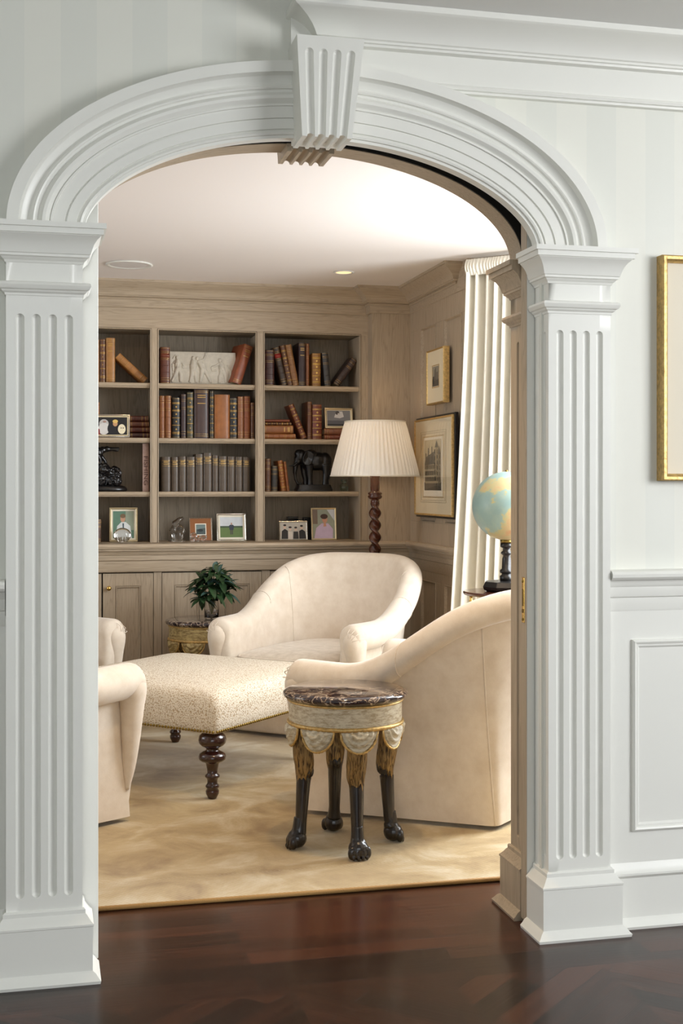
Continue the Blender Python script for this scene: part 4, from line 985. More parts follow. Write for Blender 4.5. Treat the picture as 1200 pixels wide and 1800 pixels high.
# ================================================================= SHELF CONTENTS
def sy(px, py, Y): p = onY(px, py, Y); return p.x, p.z
def make_book(label, x, Y, z, w_, h, d, col, style='bands', lean=0, flat=False, yaw=0, group=None, gilt=(196,160,92), cat='book', lab=None, pivot=None):
    """spine faces the room; w_ thickness, h height, d depth"""
    e = empty('book', (x, Y, z), 0, label, cat, group)
    cm = C(*col, rough=.45); gm = C(*gilt, rough=.35, metal=.7, var=.1)
    b = MB(); n = 8; t = .003
    prof = [(-w_/2, d)]+[(-w_/2*math.cos(PI*k/n), .010-.010*math.sin(PI*k/n)) for k in range(n+1)]+[(w_/2, d)]
    inner = [(w_/2-t, d)]+[((w_/2-t)*math.cos(PI*k/n), .0125-.008*math.sin(PI*k/n)) for k in range(n+1)]+[(-w_/2+t, d)]
    poly = prof+inner; rows = [[(p[0], p[1], 0) for p in poly], [(p[0], p[1], h) for p in poly]]
    b.grid(rows, True); q = len(prof)
    for z_ in (0, h):
        for i in range(q-1): b.add([(prof[i][0],prof[i][1],z_),(prof[i+1][0],prof[i+1][1],z_),(poly[2*q-2-i][0],poly[2*q-2-i][1],z_),(poly[2*q-1-i][0],poly[2*q-1-i][1],z_)], [(0,1,2,3)])
    parts = [b.build('cover', cm, e, smooth=True, angle=40)]
    b = MB(); b.box(-w_/2+t, w_/2-t, .011, d-.004, .003, h-.004); parts.append(b.build('page_block', 'paper', e))
    def arc(mb, zc, hh, off, f=1.0):
        rows = [[(-(w_/2*f)*math.cos(PI*k/n), .0095-off-.010*math.sin(PI*k/n), zz) for k in range(n+1)] for zz in (zc-hh, zc+hh)]
        rows = [[(p[0], p[1]+off+.0005, p[2]) for p in rows[0]]]+rows+[[(p[0], p[1]+off+.0005, p[2]) for p in rows[1]]]
        mb.grid(rows)
    if style in ('bands', 'ornate', 'label'):
        b = MB()
        for f in (.13, .32, .50, .68, .86): arc(b, h*f, .0016 if style != 'ornate' else .0022, .0022)
        parts.append(b.build('raised_bands', gm if style == 'ornate' else cm, e, smooth=True))
        b = MB()
        for f in (.03, .105, .155, .66, .70, .84, .88, .97): arc(b, h*f, .0006, .0008, .99)
        if style == 'ornate':
            for f in (.22, .41, .59, .77): b.tube([(0,-.0012,h*f),(0,-.0020,h*f)], w_*.12, 4)
        parts.append(b.build('gilt_lines', gm, e))
    if style == 'plain':
        b = MB()
        for f in (.05, .09, .93, .96): arc(b, h*f, .0007, .0008, .99)
        if w_ > .04:
            for f in (.86, .82, .70): b.box(-w_*.28, w_*.28, -.0012, .004, h*f, h*f+.004)
        parts.append(b.build('gilt_lines', gm, e))
    if style == 'set':
        b = MB()
        for f in (.895, .80, .735): arc(b, h*f, .0008, .0008, .99)
        for f in (.86, .83, .775): b.box(-w_*.30, w_*.30, -.0014, .004, h*f, h*f+.003)
        parts.append(b.build('gilt_title', gm, e))
    if lab:
        b = MB(); arc(b, h*.77, h*.055, .0010, .99); o = b.build('title_label', C(*lab, rough=.5), e, smooth=True); parts.append(o)
    if flat: e.rotation_euler = (0, PI/2, yaw)
    elif lean:
        a = math.radians(lean); e.rotation_euler = (0, a, yaw)
        # drop so that the lower corner touches the shelf
        e.location.z = z+abs(math.sin(a))*w_/2
        e.location.x = x
    else: e.rotation_euler = (0, 0, yaw)
    return e
BY = 7.675; K = 7.675/7.6
def bk(label, p0, p1, ytop, row, col, style='bands', lean=0, d=.15, Y=BY, **k):
    """upright or leaning book: p0..p1 spine foot in the row, ytop its spine top"""
    z = SH[row]+.0005 if row < 3 else CT+.0005
    x0 = sy(p0, 700, Y)[0]; x1 = sy(p1, 700, Y)[0]; zt = sy((p0+p1)/2, ytop, Y)[1]; h = (zt-z)
    a = math.radians(lean); w_ = x1-x0
    if lean: h = (h-w_*abs(math.sin(a)))/math.cos(a)
    return make_book(label, (x0+x1)/2, Y, z, w_-.001, h, d, col, style, lean, **k)
TAN, BRN, ORG, RED, MAR, BLK, PUR, GRY = (146,102,60), (100,64,42), (140,88,52), (110,48,34), (74,42,38), (34,32,32), (58,42,44), (60,58,58)
g = 'antique leather books on the library shelves'
# top shelf, left bay
bk('pale tan leather book cut by the doorway edge on the top left shelf', 164, 175, 597, 0, TAN, group=g)
bk('dark tan book with heavy raised ribs, second from the doorway edge, top left shelf', 175.5, 185.5, 596, 0, BRN, 'ornate', group=g)
bk('tall plain tan leather book beside the leaning book, top left shelf', 186, 202.5, 594, 0, (164,116,62), 'plain', group=g)
bk('tan book leaning diagonally alone against the divider, top left shelf', 249, 262, 621, 0, (160,110,58), 'bands', lean=-48, group=g)
# top shelf, middle bay
bk('brown leather book standing left of the white relief plaque', 282, 299, 610, 0, (96,50,36), 'label', group=g, lab=(120,60,40))
bk('large russet leather book leaning right beside the white relief plaque', 408, 425, 603, 0, (140,74,44), 'plain', lean=19, d=.19, group=g, yaw=math.radians(14))
# top shelf, right bay
bk('short dark maroon book at the left end of the top right shelf', 466, 482.5, 615, 0, MAR, group=g)
bk('dark book with a red title label leaning left, top right shelf', 494, 506, 609, 0, (62,46,34), 'label', lean=-13, group=g, lab=(150,40,32))
bk('ribbed brown book leaning left, next right of the red labelled one', 506, 516, 606, 0, BRN, 'ornate', lean=-12, group=g)
bk('light tan book leaning left, third of the three leaning books, top right shelf', 515, 526, 605, 0, TAN, lean=-11, group=g)
bk('tall upright dark plum book in the middle of the top right shelf', 525, 537.5, 602, 0, PUR, 'plain', d=.2, group=g)
bk('very thin tan book right of the tall plum book', 538, 544, 604, 0, ORG, group=g)
bk('tan book with a richly gilt ornamental spine, top right shelf', 549, 564, 621, 0, (158,112,60), 'ornate', group=g, gilt=(224,186,96))
bk('charcoal grey book leaning slightly left, right of the gilt ornamental one', 571, 582, 619, 0, GRY, lean=-5, group=g)
bk('dark brown book leaning steeply right at the end of the top right shelf', 585, 597, 627, 0, (64,48,42), lean=36, group=g)
# second shelf, left bay
bk('orange tan book half cut by the doorway edge behind the family photo', 160, 175.5, 707, 1, ORG, group=g)
for i, (y0, y1, c, nm) in enumerate(((757.5, 768, (70,30,26), 'lowest'), (748, 757, (90,40,30), 'second from bottom'), (739, 747.5, (100,52,34), 'third from bottom'), (730, 738.5, (84,38,30), 'topmost'))):
    z0 = SH[1]+.0005+.034*i; make_book('dark red leather book lying flat behind the family photo frame, %s of four' % nm, sy(226, 700, 7.70)[0], 7.70, z0+.0165, .032, .13-.004*i, .15, c, 'bands', flat=True, group=g)
# second shelf, middle bay
row = [('light brown leather book at the left end of the middle second shelf', 280, 289.7, 695.6, ORG, 'bands'), ('light brown leather book, second from the left end of the middle second shelf', 290, 301, 695.6, ORG, 'bands'),
 ('black book with gilt ornaments, left one of two such on the middle second shelf', 302.3, 317, 698.7, BLK, 'ornate'), ('slim dark plum book between the black and the studded green book', 318, 327.5, 692.7, PUR, 'bands'),
 ('dark green book with a studded gilt spine left of the thick brown volume', 328.5, 340.2, 689, (66,62,44), 'ornate'), ('very thick tall dark brown volume with gilt title, middle second shelf', 341.3, 367, 683.4, (66,46,42), 'plain'),
 ('thin dark ornate book right of the thick brown volume', 368.5, 376.4, 687, (50,44,34), 'ornate'), ('wide plain orange tan leather volume on the middle second shelf', 376.8, 404, 693.6, (152,92,40), 'plainest'),
 ('black book with gilt ornaments, right of the wide orange volume', 404.4, 417.5, 699.5, BLK, 'ornate'), ('light brown leather book directly right of the right hand black one', 418, 428.6, 697, ORG, 'bands'),
 ('reddish brown leather book, second from the right end of the middle second shelf', 429, 440, 696.5, (138,76,42), 'bands'), ('short narrow dark brown book at the right end of the middle second shelf', 440.5, 447.5, 707.7, BRN, 'bands')]
for l_, a, c, yt, col, st_ in row: bk(l_, a, c, yt, 1, col, st_, group=g)
# second shelf, right bay
zz = SH[1]+.0005
for nm, th, ln, c, st_ in (('orange brown book with gilt bands lying at the bottom of the stack, right bay', .034, .205, (150,90,46), 'bands'), ('thick tan book lying second from the bottom of the stack, right bay', .052, .190, (140,86,44), 'plain'),
                       ('dark book with bright gilt bands lying third from the bottom, right bay', .019, .178, (84,50,30), 'ornate'), ('thin red brown book lying on top of the stack, right bay', .018, .168, (120,60,36), 'plainest')):
    make_book(nm, 1.318, BY, zz+th/2, th-.001, ln, .14, c, st_, flat=True, group=g); zz += th
bk('brown leather book leaning left against the stack, right second shelf', 530, 540, 709, 1, (110,58,34), 'ornate', lean=-22, group=g)
bk('tall narrow brown book standing right of the leaning one, second shelf', 540.5, 548.5, 706, 1, (100,60,38), 'bands', d=.19, group=g)
bk('broad ribbed reddish brown book standing left of the seated portrait photo', 549, 566, 711, 1, (112,54,36), 'ornate', group=g)
zz = SH[1]+.0005
for nm, th, ln, c in (('red brown book lying flat, lower of the two under the small photo', .030, .19, (118,58,38)), ('brown ribbed book lying flat, upper of the two under the small photo', .040, .18, (120,70,44))):
    make_book(nm, sy(570, 700, BY)[0], BY, zz+th/2, th-.001, ln, .14, c, 'bands', flat=True, group=g); zz += th
PHZ = zz
# third shelf
fb = bk('art book with a pink spine lettered FISHING on the left third shelf', 250, 262, 779.5, 2, (182,150,136), 'plainest', d=.2, group=g, yaw=math.radians(-6))
cu = bpy.data.curves.new('spine_lettering', 'FONT'); cu.body = 'FISHING'; cu.size = .034; cu.extrude = .0006; cu.align_x = 'CENTER'; cu.align_y = 'CENTER'
cu.materials.append(C(96, 62, 56)); tmp = bpy.data.objects.new('tmp', cu); tme = bpy.data.meshes.new_from_object(tmp); tme.name = 'spine_lettering'; bpy.data.objects.remove(tmp); to = bpy.data.objects.new('spine_lettering', tme); scene.collection.objects.link(to); to.parent = fb
to.location = (0, -.0018, .125); to.rotation_euler = (PI/2, PI/2, 0); to.scale = (1.45, 1.0, 1)
tops = [803, 803.5, 802.5, 803, 798, 796, 800, 802, 802.5, 803, 803.5]; xs_ = [284, 300.5, 314.2, 328, 343.7, 357.5, 373.2, 384.5, 399.7, 413.6, 427, 439.5]
words = ['first', 'second', 'third', 'fourth', 'fifth', 'sixth', 'seventh', 'eighth', 'ninth', 'tenth', 'last']
for i in range(11):
    bk('brown cloth volume with gilt title, %s from the left of the uniform set' % words[i], xs_[i]+.2, xs_[i+1]-.2, tops[i], 2, (84,72,60), 'set', group='uniform set of brown cloth volumes on the third shelf')
bk('brown leather book at the left end of the elephant shelf', 466, 476.5, 806, 2, BRN, group=g)
bk('dark grey book standing second on the elephant shelf', 477, 488.5, 819, 2, (52,50,48), group=g)
bk('tan book leaning left, wider of the two beside the elephant', 494, 503.5, 809, 2, (150,90,46), 'ornate', lean=-7, group=g)
bk('thin tan book leaning left nearest the elephant statue', 504, 509.5, 811, 2, (144,84,44), lean=-7, group=g)
bk('brown book cut by the doorway edge on the lowest left shelf', 160, 178, 913, 3, (90,60,42), group=g)

# ---------------------------------------------------------------- statues
def cut(px, py, s, cx, cy): return (px-cx)*s, (cy-py)*s
e = empty('elephant_statue', (onY(547.5, 700, 7.72).x, 7.72, SH[2]+.0005), 0, 'black bronze elephant statue on a base on the right third shelf', 'statue')
s = .000862; X = lambda x, y=735: ((x-430)*s); Zz = lambda y: (735-y)*s
b = MB(); P3 = lambda x, y, yy_=0: (X(x), yy_, Zz(y))
for x, y, r3, yo in ((470,518,(.082,.048,.058),0),(425,478,(.046,.042,.040),0),(525,522,(.046,.046,.060),0),(405,520,(.044,.046,.056),0),(350,480,(.036,.034,.042),0),(335,462,(.028,.026,.026),0),(330,505,(.024,.022,.036),0)):
    b.ball(P3(x,y,yo), r3, 20, 14)
b.tube([P3(*q) for q in ((325,500),(312,545),(306,600),(312,650),(328,680),(345,684),(352,672))], [.022,.016,.012,.009,.008,.007,.006], 12)
for yo in (-.022, .022):
    b.tube([P3(320,528,yo),P3(300,548,yo),P3(262,552,yo*.8)], [.007,.006,.002], 8)
for x0, x1, yo, lean in ((405,412,-.026,0),(380,392,.026,0),(525,522,-.028,0),(548,545,.028,0)):
    b.tube([P3(x0,540,yo),P3(x0+3,610,yo),P3(x1,655,yo),P3(x1,692,yo)], [.028,.019,.015,.018], 14)
b.tube([P3(566,500,0),P3(572,560,0),P3(560,620,-.004),P3(556,650,-.004)], [.006,.005,.004,.006], 8)
o = remesh(b.build('body', 'bronze', e, smooth=True), .0028, 2)
for yo in (-1, 1):
    b = MB(); rows = []
    for i in range(9):
        v = i/8; row = []
        for j in range(13):
            f = 2*PI*j/12
            row.append((X(392)+.034*v*math.cos(f)*(1+.15*math.sin(2*f)), yo*(.040+.010*v+.004*math.sin(3*f)*v), Zz(490)+.048*v*math.sin(f)-.006*v))
        rows.append(row)
    b.grid(rows); o = b.build('ear', 'bronze', e, smooth=True); m_ = o.modifiers.new('t', 'SOLIDIFY'); m_.thickness = .004
b = MB(); rows = []
for z, k in ((0,1.0),(.010,1.02),(.020,.95),(.040,.90),(.042,.86)):
    rows.append([(.118*k*math.copysign(abs(math.cos(2*PI*j/40))**.5, math.cos(2*PI*j/40))+.012, .056*k*math.copysign(abs(math.sin(2*PI*j/40))**.5, math.sin(2*PI*j/40)), z) for j in range(40)])
b.grid(rows, True); b.ngon(rows[0][::-1]); b.ngon(rows[-1]); b.build('base', 'bronze', e, smooth=True, angle=40)
# dog on rocks
e = empty('dog_statue', (onY(186, 700, 7.73).x, 7.73, SH[2]+.0005), 0, 'black bronze dog on a rocky mound beside the FISHING book', 'statue')
s = .000975; X = lambda x: (x-105)*s; Zz = lambda y: (648-y)*s
D3 = lambda x, y, o=0: (X(x), o, Zz(y)); b = MB()
for x, y, r3 in ((-10,420,(.075,.034,.036)),(55,408,(.034,.030,.034)),(85,392,(.024,.020,.022)),(112,386,(.022,.018,.018)),(-70,430,(.04,.032,.036))): b.ball(D3(x,y), r3, 18, 12)
b.tube([D3(105,388),D3(150,385),D3(187,382)], [.016,.012,.008], 10); b.tube([D3(150,390),D3(182,396)], [.010,.006], 8)
for x0, x1, y1, o in ((55,70,500,-.02),(70,112,492,.02),(-70,-80,520,-.02),(-60,-50,510,.02)): b.tube([D3(x0,425,o),D3((x0+x1)/2+10,460,o),D3(x1,y1,o)], [.018,.010,.009], 10)
b.tube([D3(-100,415),D3(-150,380),D3(-180,372)], [.010,.007,.003], 8); b.ball(D3(80,402,-.02), (.008,.006,.018), 10, 8)
remesh(b.build('dog', 'bronze', e, smooth=True), .0028, 2)
b = MB(); rnd = random.Random(5)
for k in range(26):
    x = rnd.uniform(-110, 170); y = 560+rnd.uniform(-35, 55)-(20 if 60 < x < 150 else 0); r = rnd.uniform(.022, .040); b.ball(D3(x, y, rnd.uniform(-.03, .03)), (r*1.2, r, r*.9), 12, 8)
b.ball(D3(150,540), (.05,.045,.045), 14, 10); b.ball(D3(0,580), (.14,.055,.06), 18, 12)
o = remesh(b.build('rock', 'bronze', e, smooth=True), .003, 1); tx = bpy.data.textures.new('crags', 'CLOUDS'); tx.noise_scale = .02; dm = o.modifiers.new('crags', 'DISPLACE'); dm.texture = tx; dm.strength = .022
b = MB(); b.lathe([(.001,0),(.13,0),(.135,.012),(.125,.028),(.10,.036),(.001,.038)], n=36); b.v = [(x*.95, y*.48, z) for x, y, z in b.v]; b.build('base', 'bronze', e, smooth=True)
# relief plaque
e = empty('relief_plaque', (onY(357, 700, 7.74).x, 7.74, SH[0]+.001), 0, 'white plaster relief plaque of dancing classical figures on the top middle shelf', 'plaque')
e.rotation_euler = (math.radians(-5), 0, 0)
s = .000862; X = lambda x: (x-785)*s; Zz = lambda y: (532-y)*s
b = MB(); b.box(-.203, .203, 0, .022, 0, .206); b.build('slab', mat('aged white plaster', srgb(206, 200, 186), .7, var=.08, bump=.2, bscale=40), e, bevel=.003)
s = .000862; b = MB(); R = lambda x, y, o=0: ((x-785)*s, -.001-o, (530-y)*s)
def limb(pts, r): b.tube([R(*p) for p in pts], r, 8)
def fig(hx, hy, tor, legs, arms):
    b.ball(R(hx, hy), (.011,.012,.014), 10, 8); limb(tor, [.012,.021,.019][:len(tor)] if len(tor) == 3 else .014)
    for l_ in legs: limb(l_, [.015,.012,.009])
    for a in arms: limb(a, .007)
fig(603,335, [(605,350),(603,380),(610,410)], [[(606,410),(590,455),(563,510)],[(612,410),(625,455),(625,510)]], [[(600,352),(578,375),(570,410)],[(612,355),(640,375),(648,395)]])
fig(716,338, [(716,352),(716,385),(716,415)], [[(710,415),(705,460),(690,512)],[(722,415),(730,460),(735,512)]], [[(722,352),(745,368),(765,350)],[(706,352),(696,390),(700,420)]])
fig(745,340, [(750,355),(775,385),(785,410)], [[(780,410),(775,455),(765,512)],[(790,410),(815,455),(840,512)]], [[(760,355),(790,345),(806,312)],[(806,312),(812,302),(800,300)]])
fig(905,348, [(912,362),(920,395),(925,425)], [[(915,425),(905,465),(900,512)],[(930,425),(945,465),(950,512)]], [[(905,370),(875,390),(845,400)],[(845,400),(850,425),(880,420)]])
for q in range(7): limb([(915+q*6,380+q*6),(925+q*7,440),(905+q*9,510)], .003); limb([(700+q*6,420),(692+q*7,470),(690+q*7,512)], .003)
for q in range(6): limb([(640+q*9,385),(636+q*8,400),(645+q*6,412)], .0035); limb([(562+q*2,380+q*14),(572,390+q*14)], .004)
limb([(570,345),(590,318),(618,322)], .004); limb([(558,515),(1010,515)], .003); limb([(960,380),(985,430),(975,500)], .005)
o = remesh(b.build('relief_figures', M['cream_cloth'] if False else bpy.data.materials['aged white plaster'], e, smooth=True), .0022, 1)

# ---------------------------------------------------------------- glass pieces
e = empty('glass_figurine', (onY(312, 700, 7.66).x, 7.66, CT+.001), 0, 'clear glass squirrel figurine on the middle lowest shelf', 'figurine')
s = .00095; G = lambda x, y, o=0: ((x-535)*s, o, (975-y)*s); b = MB()
b.ball(G(535,935), (.036,.028,.042), 16, 12); b.ball(G(548,900), (.026,.022,.034), 14, 10); b.ball(G(560,895), (.018,.016,.020), 12, 8)
b.tube([G(520,950),G(505,900),G(520,860),G(548,835),G(572,822)], [.020,.026,.022,.016,.007], 12); b.tube([G(560,930),G(582,905)], [.010,.007], 8); b.ball(G(490,968), (.018,.016,.008), 10, 8); b.ball(G(535,970), (.05,.03,.008), 12, 8)
remesh(b.build('glass_body', 'smoky', e, smooth=True), .003, 3)
e = empty('glass_ornament', (onY(349, 700, 7.62).x, 7.635, CT+.001), 0, 'small clear glass car ornament before the tiny brown framed photo', 'ornament')
b = MB(); b.box(-.05, .05, -.014, .014, .010, .024); b.ball((-.028,0,.034), (.022,.013,.022), 12, 8); b.ball((.028,0,.028), (.026,.013,.014), 12, 8)
for x in (-.034, -.002, .032): b.ball((x,-.012,.012), (.013,.006,.013), 12, 8); b.ball((x,.012,.012), (.013,.006,.013), 12, 8)
remesh(b.build('glass_body', 'glass', e, smooth=True), .0025, 1)
e = empty('paperweight', (onY(215, 700, 7.62).x, 7.62, CT+.001), 0, 'round clear glass paperweight in front of the silver framed portrait', 'paperweight')
b = MB(); b.ball((0,0,.044), (.052,.040,.044), 28, 18); b.build('glass_ball', 'smoky', e, smooth=True)
b = MB()
for k in range(14): a = 2*PI*k/14; b.tube([(.030*math.cos(a),.022*math.sin(a),.008),(.036*math.cos(a),.026*math.sin(a),.035)], .003, 6)
b.build('fluted_core', C(190,180,160), e, smooth=True)
e = empty('glass_bottle', (onY(604.5, 700, 7.72).x, 7.72, SH[2]+.001), 0, 'small greenish glass bottle right of the elephant statue', 'bottle')
b = MB(); b.lathe([(.001,0),(.020,.001),(.026,.014),(.027,.032),(.018,.046),(.012,.052),(.016,.058),(.022,.064),(.020,.072),(.001,.076)], n=20); b.build('bottle_glass', 'greenglass', e, smooth=True)

# ---------------------------------------------------------------- framed photographs
def ell(cx, cy, rx, ry, n=18): return [(cx+rx*math.cos(2*PI*k/n), cy+ry*math.sin(2*PI*k/n)) for k in range(n)]
def rc(a, b_, c, d): return [(a,b_),(c,b_),(c,d),(a,d)]
def picture(parent, w_, h, shapes, ins, z0, name='photograph', y0=0):
    """flat printed image, shapes in unit coordinates, lowest layer first"""
    b = MB(); ms = []
    for i, (col, poly) in enumerate(shapes):
        m_ = C(*col, rough=.6, var=.06, coat=0)
        if m_ not in ms: ms.append(m_)
        b.mi = ms.index(m_); a = w_-2*ins; c = h-2*ins
        pts = [(-w_/2+ins+a*min(1, max(0, x)), y0-.00025*i, z0+ins+c*min(1, max(0, y))) for x, y in poly]; b.ngon(pts)
    o = b.build(name, ms, parent); return o
def photo_frame(label, p0, p1, y0, y1, Y, z, rim, fm, matc, mw, shapes, tilt=9, yaw=0, cat='photo frame'):
    xa, _ = sy(p0, 800, Y); xb, _ = sy(p1, 800, Y); h = sy((p0+p1)/2, y0, Y)[1]-sy((p0+p1)/2, y1, Y)[1]; w_ = xb-xa
    e = empty('photo_frame', ((xa+xb)/2, Y, z+.001), 0, label, cat, 'framed photographs on the shelves'); e.rotation_euler = (math.radians(-tilt), 0, math.radians(yaw))
    b = MB(); rect_mould(b, -w_/2, w_/2, 0, h, lambda x, p, zz_: (x, -p, zz_), [(0,-.010),(0,.003),(rim*.15,.006),(rim*.5,.007),(rim*.8,.004),(rim,.003),(rim,-.004)])
    b.build('frame_moulding', fm, e, smooth=True, angle=30)
    b = MB(); b.box(-w_/2+.001, w_/2-.001, .006, .010, .001, h-.001); bb = b.build('backing', 'black', e)
    b = MB(); b.box(-w_/2+rim*.8, w_/2-rim*.8, .0, .002, rim*.8, h-rim*.8); b.build('mat_board', C(*matc, rough=.8, var=.03), e)
    picture(e, w_, h, shapes, rim+mw, 0, y0=-.0006)
    b = MB(); b.box(-.015, .015, -.001, .001, 0, h*.72, Matrix.Translation((0,.011,h*.70)) @ Matrix.Rotation(math.radians(180+26), 4, 'X')); b.build('easel_strut', 'black', e)
    return e
S = 'silver'
photo_frame('silver framed photo of a white bearded figure and a pale dog, left second shelf', 166, 228, 726, 767, 7.64, SH[1], .010, S, (226,208,170), .006,
  [((30,28,30), rc(0,0,1,1)), ((190,188,186), ell(.22,.62,.16,.26)), ((214,212,210), ell(.22,.34,.19,.34)), ((176,140,128), ell(.24,.74,.06,.06)), ((130,50,46), [(0,0),(.10,0),(.08,.3),(0,.4)]), ((120,116,112), ell(.22,.70,.02,.02)), ((28,28,36), ell(.5,.35,.16,.35)), ((196,150,110), ell(.60,.62,.08,.15)), ((222,190,110), ell(.60,.76,.09,.1)), ((236,226,196), ell(.82,.32,.13,.28)), ((40,36,34), ell(.80,.38,.02,.03)), ((40,36,34), ell(.87,.38,.02,.03))], yaw=-6)
photo_frame('silver framed portrait of a seated person in a pale jacket, lowest left shelf', 192, 242, 896, 957, 7.70, CT, .012, 'champagne', (232,224,204), .010,
  [((96,130,110), rc(0,0,1,1)), ((150,160,140), rc(.6,.3,1,1)), ((214,218,216), [(.12,0),(.9,0),(.82,.45),(.6,.6),(.4,.6),(.2,.45)]), ((190,146,118), ell(.47,.72,.12,.13)), ((120,96,70), ell(.47,.82,.13,.08)), ((60,80,90), [(.45,.55),(.52,.55),(.52,.2),(.47,.2)]), ((150,130,110), ell(.5,.25,.14,.05))], yaw=-3)
photo_frame('small square brown wood frame with a tiny dark photo, middle lowest shelf', 333, 373.5, 914, 955.5, 7.70, CT, .006, S, (146,92,52), .030,
  [((236,230,214), rc(-.15,-.15,1.15,1.15)), ((236,230,214), rc(0,0,1,1)), ((70,84,84), rc(.08,.08,.92,.92)), ((110,130,130), [(.08,.5),(.92,.62),(.92,.92),(.08,.92)]), ((40,48,50), ell(.45,.42,.25,.12))], yaw=4)
photo_frame('square white and silver frame with a photo of a person on a lawn', 381, 433.5, 906, 954.5, 7.69, CT, .010, S, (238,232,216), .012,
  [((206,212,218), rc(0,0,1,1)), ((96,120,66), rc(0,0,1,.5)), ((60,80,60), rc(0,.48,1,.56)), ((74,72,66), rc(.44,.14,.49,.38)), ((74,72,66), rc(.51,.14,.56,.38)), ((52,58,72), [(.42,.36),(.58,.36),(.62,.56),(.56,.62),(.44,.62),(.38,.56)]), ((176,140,120), ell(.5,.67,.035,.055))], yaw=2)
photo_frame('small silver frame with a black and white photo of four people', 491, 541, 920, 954.5, 7.66, CT, .007, S, (200,196,186), .003,
  [((190,186,178), rc(0,0,1,1)), ((36,34,34), [(.02,0),(.28,0),(.28,.5),(.16,.62),(.04,.48)]), ((212,190,172), ell(.16,.73,.055,.12)), ((30,28,28), ell(.16,.84,.06,.06)), ((214,208,200), [(.28,0),(.46,0),(.45,.45),(.30,.45)]), ((214,192,176), ell(.37,.60,.05,.11)), ((34,30,30), ell(.37,.71,.065,.06)), ((40,38,38), [(.48,0),(.70,0),(.68,.45),(.50,.45)]), ((214,192,176), ell(.59,.58,.05,.11)), ((40,34,34), ell(.59,.69,.06,.06)), ((34,32,34), [(.72,0),(.99,0),(.96,.45),(.84,.58),(.72,.48)]), ((212,190,172), ell(.82,.68,.055,.12)), ((30,28,28), ell(.82,.79,.06,.06))])
photo_frame('tall champagne frame with a portrait in a lilac shirt, lowest right shelf', 547.5, 591.5, 897, 954, 7.68, CT, .009, 'champagne', (216,200,168), .002,
  [((150,156,140), rc(0,0,1,1)), ((200,204,210), [(.65,1),(1,.6),(1,1)]), ((120,104,92), rc(0,.5,.22,1)), ((196,178,204), [(.05,0),(.9,0),(.92,.32),(.70,.52),(.40,.52),(.15,.36)]), ((196,146,118), ell(.55,.66,.12,.13)), ((70,48,40), ell(.52,.76,.17,.09)), ((196,146,118), [(.48,.40),(.62,.42),(.58,.56),(.50,.56)])], yaw=-3)
e = photo_frame('small champagne framed grey portrait photo standing on two stacked books', 571, 620.5, 713.5, 750, 7.70, PHZ, .012, 'champagne', (226,214,186), .004,
  [((120,120,124), rc(0,0,1,1)), ((86,86,92), rc(0,0,1,.35)), ((206,204,204), [(.30,.55),(.55,.5),(.72,.6),(.66,.95),(.40,.95)]), ((70,66,68), ell(.45,.84,.09,.12)), ((200,196,194), ell(.50,.76,.05,.08)), ((40,40,44), rc(0,0,1,.12))])
e = empty('speaker_box', (onY(515, 700, 7.80).x, 7.80, CT), 0, 'small black box standing behind the photo of four people', 'box', 'black boxes behind the photos')
b = MB(); b.box(-.033, .033, 0, .05, 0, .145); b.build('box_body', 'black', e, bevel=.003)
b = MB(); b.box(-.028, .028, -.002, .001, .01, .135); b.build('front_grille', 'dark', e)
e = empty('speaker_box', (onY(543, 700, 7.80).x, 7.80, CT), 0, 'small black box between and behind the two right hand photos', 'box', 'black boxes behind the photos')
b = MB(); b.box(-.033, .033, 0, .05, 0, .140); b.build('box_body', 'black', e, bevel=.003)
b = MB(); b.box(-.028, .028, -.002, .001, .01, .130); b.build('front_grille', 'dark', e)

# ---------------------------------------------------------------- pictures on the library's right wall
XF = 2.168
def wall_pic(label, pa, pb, yt, yb, depth, rim, fm, side, build, gold_in=True):
    ya = onX(pa, 700, XF).y; yb_ = onX(pb, 700, XF).y; z1 = onX(pa, yt, XF).z; z0 = onX(pa, yb, XF).z
    w_ = ya-yb_; h = z1-z0
    e = empty('framed_picture', (XF, (ya+yb_)/2, z0), -PI/2, label, 'picture')
    # local: x along the wall, -y towards the room
    b = MB(); rect_mould(b, -w_/2, w_/2, 0, h, lambda x, p, z: (x, -p, z), [(0,-(.0125 if side else depth)),(0,-.002),(rim*.2,.003),(rim*.6,.001),(rim,-.004),(rim,-.012)]); b.build('frame_moulding', fm, e, smooth=True, angle=30)
    if side:
        b = MB(); b.box(-w_/2-.012, w_/2+.012, .013, depth-.002, -.012, h+.012); b.build('outer_frame', side, e, bevel=.003)
    b = MB(); b.box(-w_/2+.002, w_/2-.002, .0065, .012 if side else depth, .002, h-.002); b.build('backing', 'black', e)
    b = MB(); b.box(-w_/2+rim*.7, w_/2-rim*.7, .004, .0055, rim*.7, h-rim*.7); b.build('mat_board', 'cream_cloth', e)
    build(e, w_, h, rim)
    return e
def small(e, w_, h, rim):
    iw, ih = w_*.36, h*.36; zc = h*.50
    b = MB(); rect_mould(b, -iw/2-.008, iw/2+.008, zc-ih/2-.008, zc+ih/2+.008, lambda x, p, z: (x, .004-p, z), [(0,0),(0,.001),(.004,.001),(.004,0)]); b.build('gilt_fillet', 'gold', e)
    sh_ = [((150,142,124), rc(0,0,1,1)), ((92,86,76), [(0,0),(1,0),(1,.35),(.7,.3),(.5,.4),(.3,.28),(0,.4)]), ((110,104,92), rc(.30,.3,.44,.85)), ((100,94,84), rc(.48,.3,.60,.92)), ((120,112,98), rc(.64,.3,.9,.7)), ((70,66,58), rc(.1,.1,.3,.5))]
    b = MB(); picture(e, iw, ih, sh_, 0, zc-ih/2, 'etching', y0=.0035)
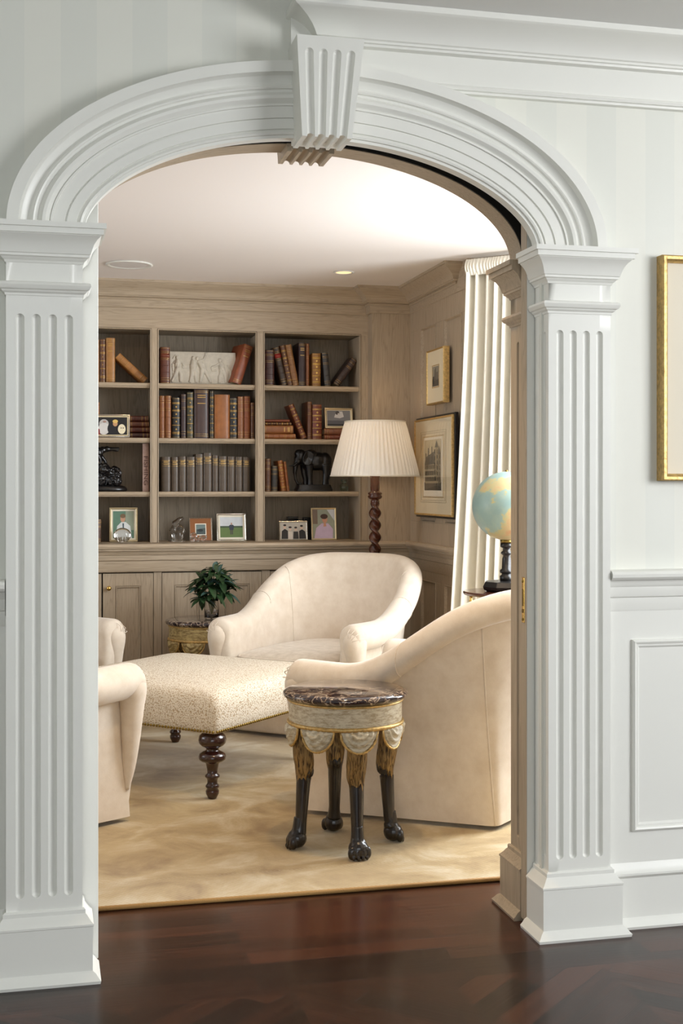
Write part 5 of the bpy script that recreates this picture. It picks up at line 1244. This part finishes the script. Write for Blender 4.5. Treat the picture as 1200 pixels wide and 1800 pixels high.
wall_pic('small gilt framed etching with a wide cream mat on the upper right wall', 749.5, 779.5, 618, 713, .034, .010, 'gold', None, small)
def large(e, w_, h, rim):
    for k, (f, mm_) in enumerate(((.16, .0012), (.185, .0012), (.22, .0035))):
        b = MB(); x = w_/2-w_*f; z0 = h*f*.85; rect_mould(b, -x, x, z0, h-z0, lambda xx, p, z: (xx, .004-p, z), [(0,0),(0,.001),(mm_,.001),(mm_,0)]); b.build('mat_line', 'oldbrass' if k < 2 else 'gold', e)
    iw, ih = w_*.50, h*.60; z0 = h*.20
    b = MB(); b.box(-iw/2, iw/2, .002, .004, z0, z0+ih); b.build('print_sheet', 'mat_white', e)
    K1, K2, K3, K4 = (92,86,74), (172,156,126), (66,62,54), (136,124,102)
    sh_ = [((198,184,152), rc(0,0,1,1)), (K1, rc(0,0,1,.16)), (K3, [(0,.0),(.35,.05),(.8,.10),(1,.05),(1,0)]), (K2, rc(.06,.14,.97,.55)), (K1, [(.02,.52),(.10,.66),(.66,.78),(.70,.55)]), (K3, [(.02,.50),(.14,.63),(.60,.72),(.66,.52)]),
           (K2, rc(.66,.14,.82,.86)), (K1, [(.64,.84),(.74,.985),(.84,.84)]), (K4, rc(.82,.14,.97,.72)), (K1, [(.80,.70),(.89,.88),(.99,.70)]), (K3, rc(.24,.68,.29,.84)), (K3, rc(.46,.72,.50,.86)), (K3, rc(.10,.62,.14,.74))]
    for r_ in range(3):
        for c_ in range(8): sh_.append((K3, rc(.10+.085*c_, .18+.12*r_, .135+.085*c_, .26+.12*r_)))
    for r_ in range(5): sh_.append((K3, rc(.71, .20+.13*r_, .755, .28+.13*r_))); sh_.append((K3, rc(.86, .18+.11*r_, .90, .25+.11*r_)))
    picture(e, iw*.9, ih*.86, sh_, 0, z0+ih*.10, 'etching', y0=.0015)
    b = MB(); b.box(-w_/2+rim, w_/2-rim, -.0025, -.0015, rim, h-rim); b.build('glazing', 'pane', e)
wall_pic('large etching of a turreted chateau in a black and gold frame on the right wall', 728.5, 794, 739.5, 904.5, .036, .012, 'gold', 'black', large)
# ---------------------------------------------------------------- gilt frame on the hall wall
a = onY(1165, 447, 3.40); c = onY(1165, 845, 3.40); h = a.z-c.z; w_ = .46
e = empty('framed_picture', (a.x+w_/2, 3.44, c.z), 0, 'gold leaf framed picture with a cream mat on the hall wall at right', 'picture')
b = MB(); rect_mould(b, -w_/2, w_/2, 0, h, lambda x, p, z: (x, -p, z), [(0,0),(0,.036),(.004,.040),(.012,.040),(.018,.034),(.021,.026),(.021,.014)]); b.build('frame_moulding', 'gold', e, smooth=True, angle=30)
b = MB(); b.box(-w_/2+.01, w_/2-.01, -.018, -.002, .01, h-.01); b.build('mat_board', 'mat_white', e)
b = MB(); rect_mould(b, -w_/2+.10, w_/2-.10, .12, h-.12, lambda x, p, z: (x, -.018-p, z), [(0,0),(0,.002),(.006,.002),(.006,0)]); b.build('gilt_fillet', 'gold', e)
picture(e, w_-.22, h-.26, [((176,172,150), rc(0,0,1,1)), ((120,126,96), [(0,0),(1,0),(1,.35),(.5,.45),(0,.3)])], 0, .13, 'landscape_print', y0=-.020)
